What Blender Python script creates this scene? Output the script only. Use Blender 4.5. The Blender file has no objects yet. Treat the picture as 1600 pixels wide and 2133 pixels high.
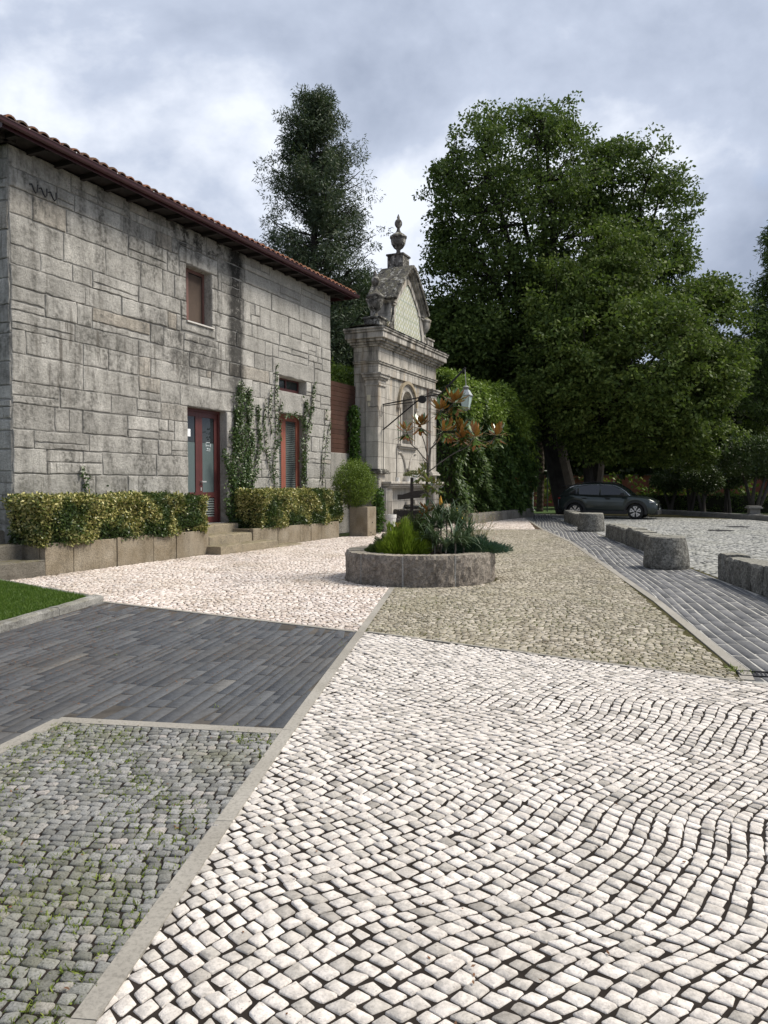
import bpy, math, random
import numpy as np
R = math.radians
rng = np.random.default_rng(7)
random.seed(7)
scene = bpy.context.scene
COL = scene.collection

# ---------------------------------------------------------------- camera
FPX, CU, CV, EYE, HOR = 1602.0, 800.0, 1066.5, 1.55, 1011.0
PITCH = math.atan((CV - HOR) / FPX)
cam_d = bpy.data.cameras.new("camera")
cam = bpy.data.objects.new("camera", cam_d)
COL.objects.link(cam)
cam.location = (0, 0, EYE)
cam.rotation_euler = (R(90) - PITCH, 0, 0)
cam_d.sensor_fit = 'VERTICAL'
cam_d.sensor_height = 36
cam_d.sensor_width = 27
cam_d.lens = 36 * FPX / 2133
cam_d.clip_start = 0.05
cam_d.clip_end = 1000
scene.camera = cam

# ---------------------------------------------------------------- light
SUN_EL, SUN_AZ = 50, 84          # azimuth clockwise from +Y
world = bpy.data.worlds.new("World")
scene.world = world
world.use_nodes = True
wn, wl = world.node_tree.nodes, world.node_tree.links
wn.clear()
wout = wn.new('ShaderNodeOutputWorld')
bg = wn.new('ShaderNodeBackground')
sky = wn.new('ShaderNodeTexSky')
sky.sky_type = 'NISHITA'
sky.sun_disc = False
sky.sun_elevation = R(SUN_EL)
sky.sun_rotation = R(SUN_AZ)
tc = wn.new('ShaderNodeTexCoord')
mp = wn.new('ShaderNodeMapping')
mp.inputs['Scale'].default_value = (1.0, 1.0, 1.35)
mp.inputs['Location'].default_value = (31, 2, 11)
wl.new(tc.outputs['Generated'], mp.inputs['Vector'])
n1 = wn.new('ShaderNodeTexNoise')
n1.inputs['Scale'].default_value = 2.5
n1.inputs['Detail'].default_value = 7
n1.inputs['Roughness'].default_value = 0.55
n1.inputs['Distortion'].default_value = 0.15
wl.new(mp.outputs[0], n1.inputs['Vector'])
cr = wn.new('ShaderNodeValToRGB')      # cloud brightness: grey bellies, bright thin parts
e = cr.color_ramp.elements
e[0].position, e[0].color = 0.39, (2.15, 2.5, 3.25, 1)
e[1].position, e[1].color = 0.62, (5.4, 5.7, 6.3, 1)
m_ = cr.color_ramp.elements.new(0.53)
m_.color = (3.35, 3.75, 4.6, 1)
wl.new(n1.outputs[0], cr.inputs[0])
n2 = wn.new('ShaderNodeTexNoise')      # small gaps where blue shows
n2.inputs['Scale'].default_value = 2.9
n2.inputs['Detail'].default_value = 4
mp2 = wn.new('ShaderNodeMapping')
mp2.inputs['Location'].default_value = (9.3, 2.2, 5.0)
wl.new(tc.outputs['Generated'], mp2.inputs['Vector'])
wl.new(mp2.outputs[0], n2.inputs['Vector'])
cr2 = wn.new('ShaderNodeValToRGB')
cr2.color_ramp.elements[0].position = 0.64
cr2.color_ramp.elements[0].color = (1, 1, 1, 1)
cr2.color_ramp.elements[1].position = 0.72
cr2.color_ramp.elements[1].color = (0.45, 0.45, 0.45, 1)
wl.new(n2.outputs[0], cr2.inputs[0])
mx = wn.new('ShaderNodeMixRGB')
wl.new(cr2.outputs[0], mx.inputs['Fac'])
wl.new(sky.outputs[0], mx.inputs['Color1'])
wl.new(cr.outputs[0], mx.inputs['Color2'])
bg.inputs['Strength'].default_value = 0.085
wl.new(mx.outputs[0], bg.inputs['Color'])
wl.new(bg.outputs[0], wout.inputs['Surface'])

sd = bpy.data.lights.new("sun", 'SUN')
sd.energy = 2.5
sd.angle = R(22)
sd.color = (1.0, 0.93, 0.83)
sun = bpy.data.objects.new("sun", sd)
COL.objects.link(sun)
sun.location = (20, 0, 40)
sun.rotation_euler = (R(90 - SUN_EL), 0, R(180 - SUN_AZ))
scene.view_settings.view_transform = 'Standard'
scene.view_settings.look = 'None'
scene.view_settings.gamma = 1
scene.view_settings.exposure = 1.05
scene.cycles.max_bounces = 6
scene.cycles.transparent_max_bounces = 6

# ---------------------------------------------------------------- helpers
def ray(u, v):
    x = (u - CU) / FPX; y = (CV - v) / FPX
    return np.array([x, math.cos(PITCH) + y * math.sin(PITCH), -math.sin(PITCH) + y * math.cos(PITCH)])
def G(u, v, z=0.0):
    r = ray(u, v); t = (z - EYE) / r[2]
    return np.array([r[0] * t, r[1] * t])
def at(u, v, Y):
    r = ray(u, v); t = Y / r[1]
    return np.array([r[0] * t, Y, EYE + r[2] * t])

def setp(o, label=None, cat=None, group=None, kind=None):
    if label: o['label'] = label
    if cat: o['category'] = cat
    if group: o['group'] = group
    if kind: o['kind'] = kind
    return o
def thing(name, label, cat, loc=(0, 0, 0), rz=0, group=None):
    o = bpy.data.objects.new(name, None)
    o.empty_display_size = 0.2
    COL.objects.link(o)
    o.location = loc; o.rotation_euler = (0, 0, rz)
    return setp(o, label, cat, group)

def link_mesh(name, me, mat, parent=None, smooth=False, loc=None, bevel=0):
    o = bpy.data.objects.new(name, me)
    COL.objects.link(o)
    if mat is not None: me.materials.append(mat)
    if parent is not None: o.parent = parent
    if loc is not None: o.location = loc
    if smooth:
        me.polygons.foreach_set('use_smooth', np.ones(len(me.polygons), dtype=bool))
    if bevel:
        b = o.modifiers.new('bevel', 'BEVEL'); b.width = bevel; b.segments = 2; b.limit_method = 'ANGLE'
    return o
def arr_mesh(name, V, F, mat, parent=None, smooth=False, loc=None):
    """V (n,3); F list of (m,k) index arrays"""
    me = bpy.data.meshes.new(name)
    F = [np.asarray(f, dtype=np.int32) for f in F if len(f)]
    V = np.asarray(V, dtype=np.float32)
    me.vertices.add(len(V)); me.vertices.foreach_set('co', V.ravel())
    loops = np.concatenate([f.ravel() for f in F])
    tot = np.concatenate([np.full(len(f), f.shape[1], dtype=np.int32) for f in F])
    start = np.concatenate([[0], np.cumsum(tot)[:-1]]).astype(np.int32)
    me.loops.add(len(loops)); me.loops.foreach_set('vertex_index', loops)
    me.polygons.add(len(tot)); me.polygons.foreach_set('loop_start', start)
    me.polygons.foreach_set('loop_total', tot)
    me.update(calc_edges=True)
    return link_mesh(name, me, mat, parent, smooth, loc)

class MB:
    def __init__(s): s.v = []; s.f = []
    def add(s, vs, fs):
        b = len(s.v); s.v += [tuple(float(c) for c in p) for p in vs]; s.f += [tuple(b + i for i in f) for f in fs]; return s
    def box(s, x0, x1, y0, y1, z0, z1):
        return s.add([(x0, y0, z0), (x1, y0, z0), (x1, y1, z0), (x0, y1, z0), (x0, y0, z1), (x1, y0, z1), (x1, y1, z1), (x0, y1, z1)],
                     [(3, 2, 1, 0), (4, 5, 6, 7), (0, 1, 5, 4), (1, 2, 6, 5), (2, 3, 7, 6), (3, 0, 4, 7)])
    def prism_xz(s, pts, y0, y1):
        """polygon in x,z extruded over y"""
        n = len(pts)
        vs = [(x, y0, z) for x, z in pts] + [(x, y1, z) for x, z in pts]
        fs = [tuple(range(n)), tuple(range(2 * n - 1, n - 1, -1))]
        for i in range(n):
            j = (i + 1) % n
            fs.append((j, i, n + i, n + j))
        return s.add(vs, fs)
    def prism_xy(s, pts, z0, z1):
        n = len(pts)
        vs = [(x, y, z0) for x, y in pts] + [(x, y, z1) for x, y in pts]
        fs = [tuple(range(n - 1, -1, -1)), tuple(range(n, 2 * n))]
        for i in range(n):
            j = (i + 1) % n
            fs.append((i, j, n + j, n + i))
        return s.add(vs, fs)
    def tube(s, path, r, k=6, cap=True):
        P = np.asarray(path, float); n = len(P)
        rr = np.full(n, r) if np.isscalar(r) else np.asarray(r, float)
        vs = []; 
        T = np.gradient(P, axis=0); T /= np.linalg.norm(T, axis=1)[:, None] + 1e-9
        up = np.array([0, 0, 1.0]) if abs(T[0][2]) < .9 else np.array([1.0, 0, 0])
        a = np.cross(T[0], up); a /= np.linalg.norm(a)
        for i in range(n):
            a = a - T[i] * np.dot(a, T[i]); a /= np.linalg.norm(a) + 1e-9
            b = np.cross(T[i], a)
            for j in range(k):
                t = 2 * math.pi * j / k
                vs.append(P[i] + rr[i] * (a * math.cos(t) + b * math.sin(t)))
        fs = []
        for i in range(n - 1):
            for j in range(k):
                j2 = (j + 1) % k
                fs.append((i * k + j, i * k + j2, (i + 1) * k + j2, (i + 1) * k + j))
        if cap: fs += [tuple(range(k - 1, -1, -1)), tuple((n - 1) * k + j for j in range(k))]
        return s.add(vs, fs)
    def lathe(s, prof, c=(0, 0, 0), k=20, a0=0, a1=2 * math.pi):
        """prof list of (r,z)"""
        vs = []; n = len(prof)
        for r, z in prof:
            for j in range(k):
                t = a0 + (a1 - a0) * j / k
                vs.append((c[0] + r * math.cos(t), c[1] + r * math.sin(t), c[2] + z))
        fs = []
        for i in range(n - 1):
            for j in range(k):
                j2 = (j + 1) % k
                fs.append((i * k + j, i * k + j2, (i + 1) * k + j2, (i + 1) * k + j))
        fs += [tuple(range(k - 1, -1, -1)), tuple((n - 1) * k + j for j in range(k))]
        return s.add(vs, fs)
    def build(s, name, mat, parent=None, smooth=False, loc=None, bevel=0):
        me = bpy.data.meshes.new(name); me.from_pydata(s.v, [], s.f); me.update()
        return link_mesh(name, me, mat, parent, smooth, loc, bevel)

# ---------------------------------------------------------------- materials
class NT:
    def __init__(s, name):
        s.m = bpy.data.materials.new(name); s.m.use_nodes = True
        s.n = s.m.node_tree.nodes; s.l = s.m.node_tree.links
        s.b = s.n['Principled BSDF']; s.out = s.n['Material Output']
        s.tc = s.n.new('ShaderNodeTexCoord')
    def coord(s, scale=(1, 1, 1), kind='Object', loc=(0, 0, 0)):
        m = s.n.new('ShaderNodeMapping'); m.inputs['Scale'].default_value = scale; m.inputs['Location'].default_value = loc
        s.l.new(s.tc.outputs[kind], m.inputs['Vector']); return m.outputs[0]
    def noise(s, scale, detail=4, rough=.55, vec=None, out=0, dist=0):
        t = s.n.new('ShaderNodeTexNoise'); t.inputs['Scale'].default_value = scale
        t.inputs['Detail'].default_value = detail; t.inputs['Roughness'].default_value = rough; t.inputs['Distortion'].default_value = dist
        s.l.new(vec if vec is not None else s.tc.outputs['Object'], t.inputs['Vector']); return t.outputs[out]
    def ramp(s, fac, stops):
        r = s.n.new('ShaderNodeValToRGB'); el = r.color_ramp.elements
        while len(el) < len(stops): el.new(0.5)
        for k, (p, c) in enumerate(stops):
            el[k].position = p
            el[k].color = (c, c, c, 1) if np.isscalar(c) else (*c, 1)
        s.l.new(fac, r.inputs[0]); return r.outputs[0]
    def mix(s, fac, a, b, mode='MIX'):
        m = s.n.new('ShaderNodeMixRGB'); m.blend_type = mode
        for i, x in zip(('Fac', 'Color1', 'Color2'), (fac, a, b)):
            if isinstance(x, bpy.types.NodeSocket): s.l.new(x, m.inputs[i])
            elif np.isscalar(x): m.inputs[i].default_value = x if i == 'Fac' else (x, x, x, 1)
            else: m.inputs[i].default_value = (*x, 1)
        return m.outputs[0]
    def math(s, op, a, b=0.0, clamp=False):
        m = s.n.new('ShaderNodeMath'); m.operation = op; m.use_clamp = clamp
        for i, x in enumerate((a, b)):
            if isinstance(x, bpy.types.NodeSocket): s.l.new(x, m.inputs[i])
            else: m.inputs[i].default_value = x
        return m.outputs[0]
    def xyz(s, vec=None):
        m = s.n.new('ShaderNodeSeparateXYZ'); s.l.new(vec if vec is not None else s.tc.outputs['Object'], m.inputs[0]); return m.outputs
    def rnd(s):
        return s.n.new('ShaderNodeNewGeometry').outputs['Random Per Island']
    def bump(s, h, strength=.5, dist=.01):
        b = s.n.new('ShaderNodeBump'); b.inputs['Strength'].default_value = strength; b.inputs['Distance'].default_value = dist
        s.l.new(h, b.inputs['Height']); s.l.new(b.outputs[0], s.b.inputs['Normal']); return b.outputs[0]
    def done(s, col, rough=.85, spec=.3):
        if isinstance(col, bpy.types.NodeSocket): s.l.new(col, s.b.inputs['Base Color'])
        else: s.b.inputs['Base Color'].default_value = (*col, 1)
        if isinstance(rough, bpy.types.NodeSocket): s.l.new(rough, s.b.inputs['Roughness'])
        else: s.b.inputs['Roughness'].default_value = rough
        s.b.inputs['Specular IOR Level'].default_value = spec
        return s.m

def granite(name, c_lo, c_hi, tint=None, spk=.55, sscale=55, grime=.5, gcol=(.07, .068, .06), streak=False, moss=0, bumpd=.012, gscale=1.6, isl=.25):
    t = NT(name)
    base = t.mix(t.ramp(t.noise(2.2, 5), [(.3, 0.), (.7, 1.)]), c_lo, c_hi)
    if tint is not None:
        base = t.mix(t.ramp(t.math('FRACT', t.math('MULTIPLY', t.rnd(), 13.7)), [(.72, 0.), (.95, .75)]), base, tint)
    base = t.mix(isl, base, t.ramp(t.rnd(), [(0, .42), (1, 1.)]), 'MULTIPLY')
    sp = t.noise(sscale, 3, .7)
    base = t.mix(spk, base, t.ramp(sp, [(.36, .12), (.5, .8), (.66, 1.)]), 'MULTIPLY')
    if grime:
        v = t.coord((1.6, 1.6, .45)) if streak else t.coord((1, 1, 1))
        g = t.math('MULTIPLY', t.ramp(t.noise(gscale, 6, .62, v), [(.42, 0.), (.64, 1.)]), t.ramp(t.noise(18, 5, .7), [(.38, .1), (.62, 1.)]))
        base = t.mix(t.math('MULTIPLY', g, grime), base, gcol)
    if moss:
        geo = t.n.new('ShaderNodeNewGeometry'); nz = t.xyz(geo.outputs['Normal'])[2]
        mk = t.math('MULTIPLY', t.ramp(nz, [(.3, 0.), (.8, 1.)]), t.ramp(t.noise(5, 6, .7), [(.42, 0.), (.55, 1.)]))
        base = t.mix(t.math('MULTIPLY', mk, moss), base, t.mix(t.noise(30), (.045, .05, .012), (.16, .13, .05)))
    h = t.math('ADD', t.math('MULTIPLY', t.noise(28, 6, .7), 1.0), t.math('MULTIPLY', t.noise(110, 3, .7), .4))
    t.bump(h, .9, bumpd)
    return t.done(base, .92, .15)

def leafmat(name, cols, rough=.45, trans=.22, patch=None, pscale=.6, under=None, spec=.35):
    """cols: ramp over the random value of each leaf; patch: second set that takes over in patches"""
    t = NT(name)
    r = t.rnd()
    n = len(cols)
    c = t.ramp(r, [(i / max(1, n - 1), col) for i, col in enumerate(cols)])
    if patch is not None:
        c2 = t.ramp(r, [(i / max(1, len(patch) - 1), col) for i, col in enumerate(patch)])
        c = t.mix(t.ramp(t.noise(pscale, 2), [(.47, 0.), (.55, 1.)]), c, c2)
    if under is not None:
        geo = t.n.new('ShaderNodeNewGeometry')
        c = t.mix(geo.outputs['Backfacing'], c, t.mix(r, under[0], under[1]))
    m = t.done(c, rough, spec)
    if trans:
        tr = t.n.new('ShaderNodeBsdfTranslucent'); t.l.new(t.mix(.5, c, (.12, .2, .02)), tr.inputs['Color'])
        ms = t.n.new('ShaderNodeMixShader'); ms.inputs[0].default_value = trans
        t.l.new(t.b.outputs[0], ms.inputs[1]); t.l.new(tr.outputs[0], ms.inputs[2]); t.l.new(ms.outputs[0], t.out.inputs['Surface'])
    return m
def plain(name, col, rough=.5, metal=0, spec=.5, nz=0, ns=8, bump=0):
    t = NT(name)
    c = col
    if nz:
        c = t.mix(t.ramp(t.noise(ns, 5, .65), [(.3, 0.), (.7, 1.)]), tuple(x * (1 - nz) for x in col), tuple(min(1, x * (1 + nz)) for x in col))
    if bump: t.bump(t.noise(ns * 5, 4), .5, bump)
    t.b.inputs['Metallic'].default_value = metal
    return t.done(c, rough, spec)

# ---------------------------------------------------------------- leaves
def unit(a): return a / (np.linalg.norm(a, axis=-1, keepdims=True) + 1e-9)
def rand_dir(n): return unit(rng.normal(size=(n, 3)))
def leaves(pos, d, nrm, L, Wd, shape='kite', fold=0.0):
    """leaf blades: base at pos, along d, flat side nrm"""
    d = unit(d); s = unit(np.cross(d, nrm)); m = unit(np.cross(s, d))
    L = np.broadcast_to(L, (len(pos),))[:, None]; Wd = np.broadcast_to(Wd, (len(pos),))[:, None]
    if shape == 'kite':
        V = np.stack([pos, pos + d * L * .45 + s * Wd * .5 + m * Wd * fold, pos + d * L, pos + d * L * .45 - s * Wd * .5 + m * Wd * fold], 1)
    else:
        V = np.stack([pos, pos + d * L * .3 + s * Wd * .45 + m * fold * Wd, pos + d * L * .7 + s * Wd * .42 + m * fold * Wd, pos + d * L,
                      pos + d * L * .7 - s * Wd * .42 + m * fold * Wd, pos + d * L * .3 - s * Wd * .45 + m * fold * Wd], 1)
    return V.astype(np.float32)
def leaf_obj(name, Vs, mat, parent=None, loc=None):
    Vs = Vs if isinstance(Vs, list) else [Vs]
    V = []; F = []; b = 0
    for a in Vs:
        n, k = a.shape[:2]
        V.append(a.reshape(-1, 3)); F.append(b + np.arange(n * k).reshape(n, k)); b += n * k
    return arr_mesh(name, np.concatenate(V), F, mat, parent, loc=loc)

def clumps(centers, rad, per, L, aspect=.6, flat=.6, up=.5, shape='kite', droop=0.0):
    n = len(centers); N = n * per
    c = np.repeat(centers, per, 0)
    rr = np.repeat(np.broadcast_to(rad, (n,)), per)[:, None]
    off = rand_dir(N) * rng.uniform(.25, 1, (N, 1)) ** .6 * rr
    off[:, 2] *= flat
    d = unit(off + rand_dir(N) * rr * .8); d[:, 2] -= droop
    nr = rand_dir(N) + np.array([0, 0, up])
    l = L * rng.uniform(.6, 1.3, N)
    return leaves(c + off, d, nr, l, l * aspect, shape)

def env_points(ells, n, lo=.62, wob=.12, inner=.25):
    """points in the shells of a union of ellipsoids, uneven outline"""
    out = []
    vol = np.array([e[3] * e[4] + e[4] * e[5] + e[3] * e[5] for e in ells]); cnt = (n * vol / vol.sum()).astype(int)
    E = np.array(ells, float)
    for k, e in enumerate(E):
        d = rand_dir(cnt[k])
        w = 1 + wob * (np.sin(d[:, 0] * 7 + k) + np.sin(d[:, 1] * 8 + 2 * k) + np.sin(d[:, 2] * 9 + 3 * k)) / 1.6
        w += rng.normal(0, .035, len(d))
        t = rng.uniform(lo ** 3, 1, cnt[k]) ** (1 / 3.)
        p = e[:3] + d * e[3:6] * (t * w)[:, None]
        keep = np.ones(len(p), bool)
        for j, q in enumerate(E):
            if j == k: continue
            ins = (((p - q[:3]) / q[3:6]) ** 2).sum(1) < .45
            keep &= ~(ins & (rng.random(len(p)) > inner))
        out.append(p[keep])
    return np.concatenate(out)

def limb(mb, a, b, r0, r1, sag=.15, k=6, n=6):
    a = np.array(a, float); b = np.array(b, float)
    mid = (a + b) / 2 + np.array([rng.normal(0, .06), rng.normal(0, .06), sag]) * np.linalg.norm(b - a)
    t = np.linspace(0, 1, n)[:, None]
    P = (1 - t) ** 2 * a + 2 * t * (1 - t) * mid + t ** 2 * b
    mb.tube(P, np.linspace(r0, r1, n), k, cap=False)
    return P

# ================================================================ GROUND
def ground_mat():
    t = NT('ground_soil')
    c = t.mix(t.ramp(t.noise(.35, 5), [(.35, 0.), (.65, 1.)]), (.028, .04, .015), (.05, .045, .028))
    t.bump(t.noise(6, 6), .6, .05)
    return t.done(c, .95, .1)
gb = MB(); gb.add([(-400, -60, -.03), (400, -60, -.03), (400, 700, -.03), (-400, 700, -.03)], [(0, 1, 2, 3)])
setp(gb.build('ground', ground_mat()), kind='structure')

PLC, PLR = np.array([.60, 12.80]), 1.235        # round planter

def ccw(p):
    p = np.array([tuple(q) for q in p], float); x, y = p[:, 0], p[:, 1]
    return p if (x * np.roll(y, -1) - y * np.roll(x, -1)).sum() > 0 else p[::-1].copy()
def clampin(P, poly, out_circ=None, m=0.0):
    """push points inside a convex ccw polygon / outside a circle"""
    n = len(poly)
    for i in range(n):
        a, b = poly[i], poly[(i + 1) % n]
        e = (b - a) / np.linalg.norm(b - a); nn = np.array([-e[1], e[0]])
        dd = (P - a) @ nn - m
        P = P - np.minimum(dd, 0)[..., None] * nn
    if out_circ is not None:
        c, r = out_circ
        q = P - c; d = np.linalg.norm(q, axis=-1)
        P = np.where((d < r)[..., None], c + q / (d[..., None] + 1e-9) * r, P)
    return P
def inside(P, poly, m=0.0):
    k = np.ones(P.shape[:-1], bool); n = len(poly)
    for i in range(n):
        a, b = poly[i], poly[(i + 1) % n]
        e = (b - a) / np.linalg.norm(b - a); nn = np.array([-e[1], e[0]])
        k &= ((P - a) @ nn) > m
    return k

def setts(name, poly, mat, a=.1, b=.09, ang=0, joint=.014, warp=None, jit=.006, circ=None, seed=1, ztop=.004, rise=.006, along=(.8, 1.25), rowvar=.12, drop=0.0, cut=.25, tilt=.004, xmin=None, xmax=None, ymin=None):
    poly = ccw(poly); r = np.random.default_rng(seed)
    ca, sa = math.cos(R(ang)), math.sin(R(ang)); M = np.array([[ca, -sa], [sa, ca]])
    q = poly @ M; lo = q.min(0) - .6; hi = q.max(0) + .6
    rows = []; y = lo[1]
    X0 = []; X1 = []; Y0 = []; Y1 = []
    while y < hi[1]:
        h = b * r.uniform(1 - rowvar, 1 + rowvar)
        m = int((hi[0] - lo[0]) / a * 1.5) + 4
        w = a * r.uniform(along[0], along[1], m); xs = lo[0] - r.uniform(0, a) + np.concatenate([[0], np.cumsum(w)])
        xs = xs[xs < hi[0] + a]
        X0.append(xs[:-1]); X1.append(xs[1:]); Y0.append(np.full(len(xs) - 1, y)); Y1.append(np.full(len(xs) - 1, y + h)); y += h
    X0, X1, Y0, Y1 = (np.concatenate(z) for z in (X0, X1, Y0, Y1))
    if drop:
        k = r.random(len(X0)) > drop; X0, X1, Y0, Y1 = X0[k], X1[k], Y0[k], Y1[k]
    j = joint / 2
    cx = min(cut, .45)
    def octo(g, jj):
        x0, x1, y0, y1 = X0 + g, X1 - g, Y0 + g, Y1 - g
        cc = np.minimum(x1 - x0, y1 - y0) * cx * r.uniform(.25, 1, (4, len(X0)))
        return np.stack([np.stack([x0 + cc[0], y0], 1), np.stack([x1 - cc[1], y0], 1), np.stack([x1, y0 + cc[1]], 1), np.stack([x1, y1 - cc[2]], 1),
                      np.stack([x1 - cc[2], y1], 1), np.stack([x0 + cc[3], y1], 1), np.stack([x0, y1 - cc[3]], 1), np.stack([x0, y0 + cc[0]], 1)], 1)
    cj = r.normal(0, jit, (len(X0), 4, 2))
    O = octo(j, 0) + cj[:, [0, 1, 1, 2, 2, 3, 3, 0]] + r.normal(0, jit * .12, (len(X0), 8, 2)) + r.normal(0, jit * .5, (len(X0), 1, 2))
    cen = O.mean(1)
    if warp: 
        O = O + warp(O); 
    O = O @ M.T
    cen = O.mean(1)
    k = inside(cen, poly, .012)
    if ymin: k &= cen[:, 1] > ymin(cen[:, 0]) + .01
    if xmin: k &= cen[:, 0] > xmin(cen[:, 1]) + .01
    if xmax: k &= cen[:, 0] < xmax(cen[:, 1]) - .01
    if circ is not None: k &= np.linalg.norm(cen - circ[0], axis=1) > circ[1] + .012
    O = O[k]; cen = cen[k]; n = len(O)
    O = clampin(O, poly, circ)
    if ymin: O[..., 1] = np.maximum(O[..., 1], ymin(O[..., 0]))
    if xmin: O[..., 0] = np.maximum(O[..., 0], xmin(O[..., 1]))
    if xmax: O[..., 0] = np.minimum(O[..., 0], xmax(O[..., 1]))
    cen = O.mean(1, keepdims=True)
    vec = O - cen; ln = np.linalg.norm(vec, axis=2, keepdims=True) + 1e-9
    top = cen + vec * np.maximum(.3, 1 - .0042 / ln)
    tl = r.normal(0, tilt / .05, (n, 1, 2)); zt = ztop + rise + r.normal(0, .0015, (n, 1)) + ((top - cen) * tl).sum(2)
    mid = np.concatenate([cen + vec, np.full((n, 8, 1), 0) + (zt[..., None] - .0045)], 2)
    base = np.concatenate([cen + vec * 1.01, np.full((n, 8, 1), -.02)], 2)
    topv = np.concatenate([top, zt[..., None]], 2)
    V = np.concatenate([base, mid, topv], 1).reshape(-1, 3)
    i8 = np.arange(8); j8 = (i8 + 1) % 8
    s1 = np.stack([i8, j8, j8 + 8, i8 + 8], 1); s2 = s1 + 8
    b0 = (np.arange(n) * 24)[:, None, None]
    F4 = np.concatenate([(b0 + s1[None]).reshape(-1, 4), (b0 + s2[None]).reshape(-1, 4)])
    F8 = (np.arange(n) * 24)[:, None] + (i8 + 16)[None]
    print(name, n)
    return setp(arr_mesh(name, V, [F4, F8], mat), kind='structure')

def sheet(name, poly, z, mat):
    poly = ccw(poly)
    m = MB(); m.add([(x, y, z) for x, y in poly], [tuple(range(len(poly)))])
    return setp(m.build(name, mat), kind='structure')

def stone_mat(name, stops, spk=.35, sscale=60, stain=.0, scol=(.1, .08, .05), bd=.004, rough=.8, blot=.0, moss=0, mscale=.7, pit=0):
    t = NT(name)
    c = t.ramp(t.rnd(), stops)
    c = t.mix(spk, c, t.ramp(t.noise(sscale, 4, .75), [(.35, .35), (.5, .9), (.65, 1.)]), 'MULTIPLY')
    if blot: c = t.mix(blot, c, t.ramp(t.noise(14, 5, .7), [(.4, .45), (.56, 1.)]), 'MULTIPLY')
    if stain: c = t.mix(t.math('MULTIPLY', t.ramp(t.noise(.55, 5, .6), [(.45, 0.), (.7, 1.)]), stain), c, scol)
    if moss: c = t.mix(t.math('MULTIPLY', t.ramp(t.noise(mscale, 4, .6), [(.48, 0.), (.62, 1.)]), moss), c, (.12, .12, .03))
    if pit:
        pv = t.n.new('ShaderNodeTexVoronoi'); pv.inputs['Scale'].default_value = 42; t.l.new(t.tc.outputs['Object'], pv.inputs['Vector'])
        pk = t.math('MULTIPLY', t.ramp(t.math('ADD', pv.outputs['Distance'], t.math('MULTIPLY', t.noise(70, 3), .35)), [(.2, 1.), (.34, 0.)]), t.ramp(t.noise(9, 3), [(.48, 0.), (.6, 1.)]))
        c = t.mix(t.math('MULTIPLY', pk, pit), c, (.06, .055, .05))
    t.bump(t.math('ADD', t.noise(45, 6, .7), t.math('MULTIPLY', t.noise(160, 3), .4)), .8, bd)
    return t.done(c, rough, .3)

M_white = stone_mat('white_limestone', [(0, (.40, .37, .33)), (.1, (.53, .495, .445)), (.22, (.63, .585, .53)), (.3, (.66, .615, .56)), (.7, (.72, .665, .605)), (1, (.76, .71, .65))], spk=.45, blot=.5, bd=.007, rough=.75, pit=.75, stain=.15, scol=(.24, .2, .15))
M_pink = stone_mat('pale_pink_limestone', [(0, (.45, .38, .32)), (.25, (.62, .53, .47)), (.7, (.74, .66, .60)), (1, (.80, .74, .68))], spk=.3, blot=.3, stain=.35, scol=(.25, .19, .1))
M_tan = stone_mat('tan_setts', [(0, (.22, .19, .14)), (.3, (.33, .295, .225)), (.8, (.42, .38, .3)), (1, (.52, .47, .39))], spk=.5, blot=.4, moss=.18, mscale=.8)
M_gran = stone_mat('grey_granite_setts', [(0, (.17, .17, .155)), (.4, (.26, .26, .245)), (.85, (.34, .34, .325)), (1, (.4, .37, .34))], spk=.9, sscale=120, blot=.3, moss=.3, mscale=1.3, bd=.012)
M_lot = stone_mat('car_park_setts', [(0, (.22, .22, .21)), (.4, (.33, .33, .31)), (1, (.43, .43, .4))], spk=.5, blot=.3, moss=.12, mscale=.3)
M_slate = stone_mat('slate', [(0, (.07, .075, .082)), (.35, (.08, .086, .094)), (.8, (.094, .1, .108)), (.97, (.115, .12, .125)), (1, (.16, .155, .145))], spk=.35, sscale=40, blot=.35, stain=.35, scol=(.09, .075, .055), bd=.005, rough=.75)
M_slate2 = stone_mat('slate_road_stone', [(0, (.085, .087, .09)), (.5, (.12, .122, .127)), (1, (.17, .17, .172))], spk=.35, sscale=40, blot=.3, rough=.8)
M_joint = plain('dark_joint_soil', (.022, .018, .015), .95, spec=.1, nz=.4, ns=14)
M_jmoss = plain('mossy_joint_soil', (.055, .05, .022), .95, spec=.1, nz=.5, ns=3)
M_jbrown = plain('brown_joint_soil', (.075, .055, .038), .95, spec=.1, nz=.5, ns=4)
M_mortar = plain('pale_mortar', (.36, .35, .32), .9, spec=.1, nz=.35, ns=3)
M_strip = granite('strip_stone', (.3, .28, .24), (.36, .34, .3), spk=.3, grime=.15, bumpd=.002)

P_ = lambda *a: [tuple(x) for x in a]
S0, S1 = np.array([-.93, 1.4]), np.array([.10, 11.7])
def strip_x(y):     # centre line of the long diagonal strip (slightly bent)
    return np.interp(y, [1.2, 2.16, 4.78, 7.99, 11.5, 27], [-.98, -.865, -.60, -.25, .12, 1.62])

WB = [G(740, 1318), G(610, 1525)]
corner = np.array([strip_x(8.05), 8.05])
TANR = [G(1550, 1402), G(1370, 1255), G(1190, 1130), G(1130, 1103), G(1100, 1083)]
w1b = G(1552, 1421)
w1c = corner + (w1b - corner) * 2.1
w1r = corner + (w1b - corner) * 1.585
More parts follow.
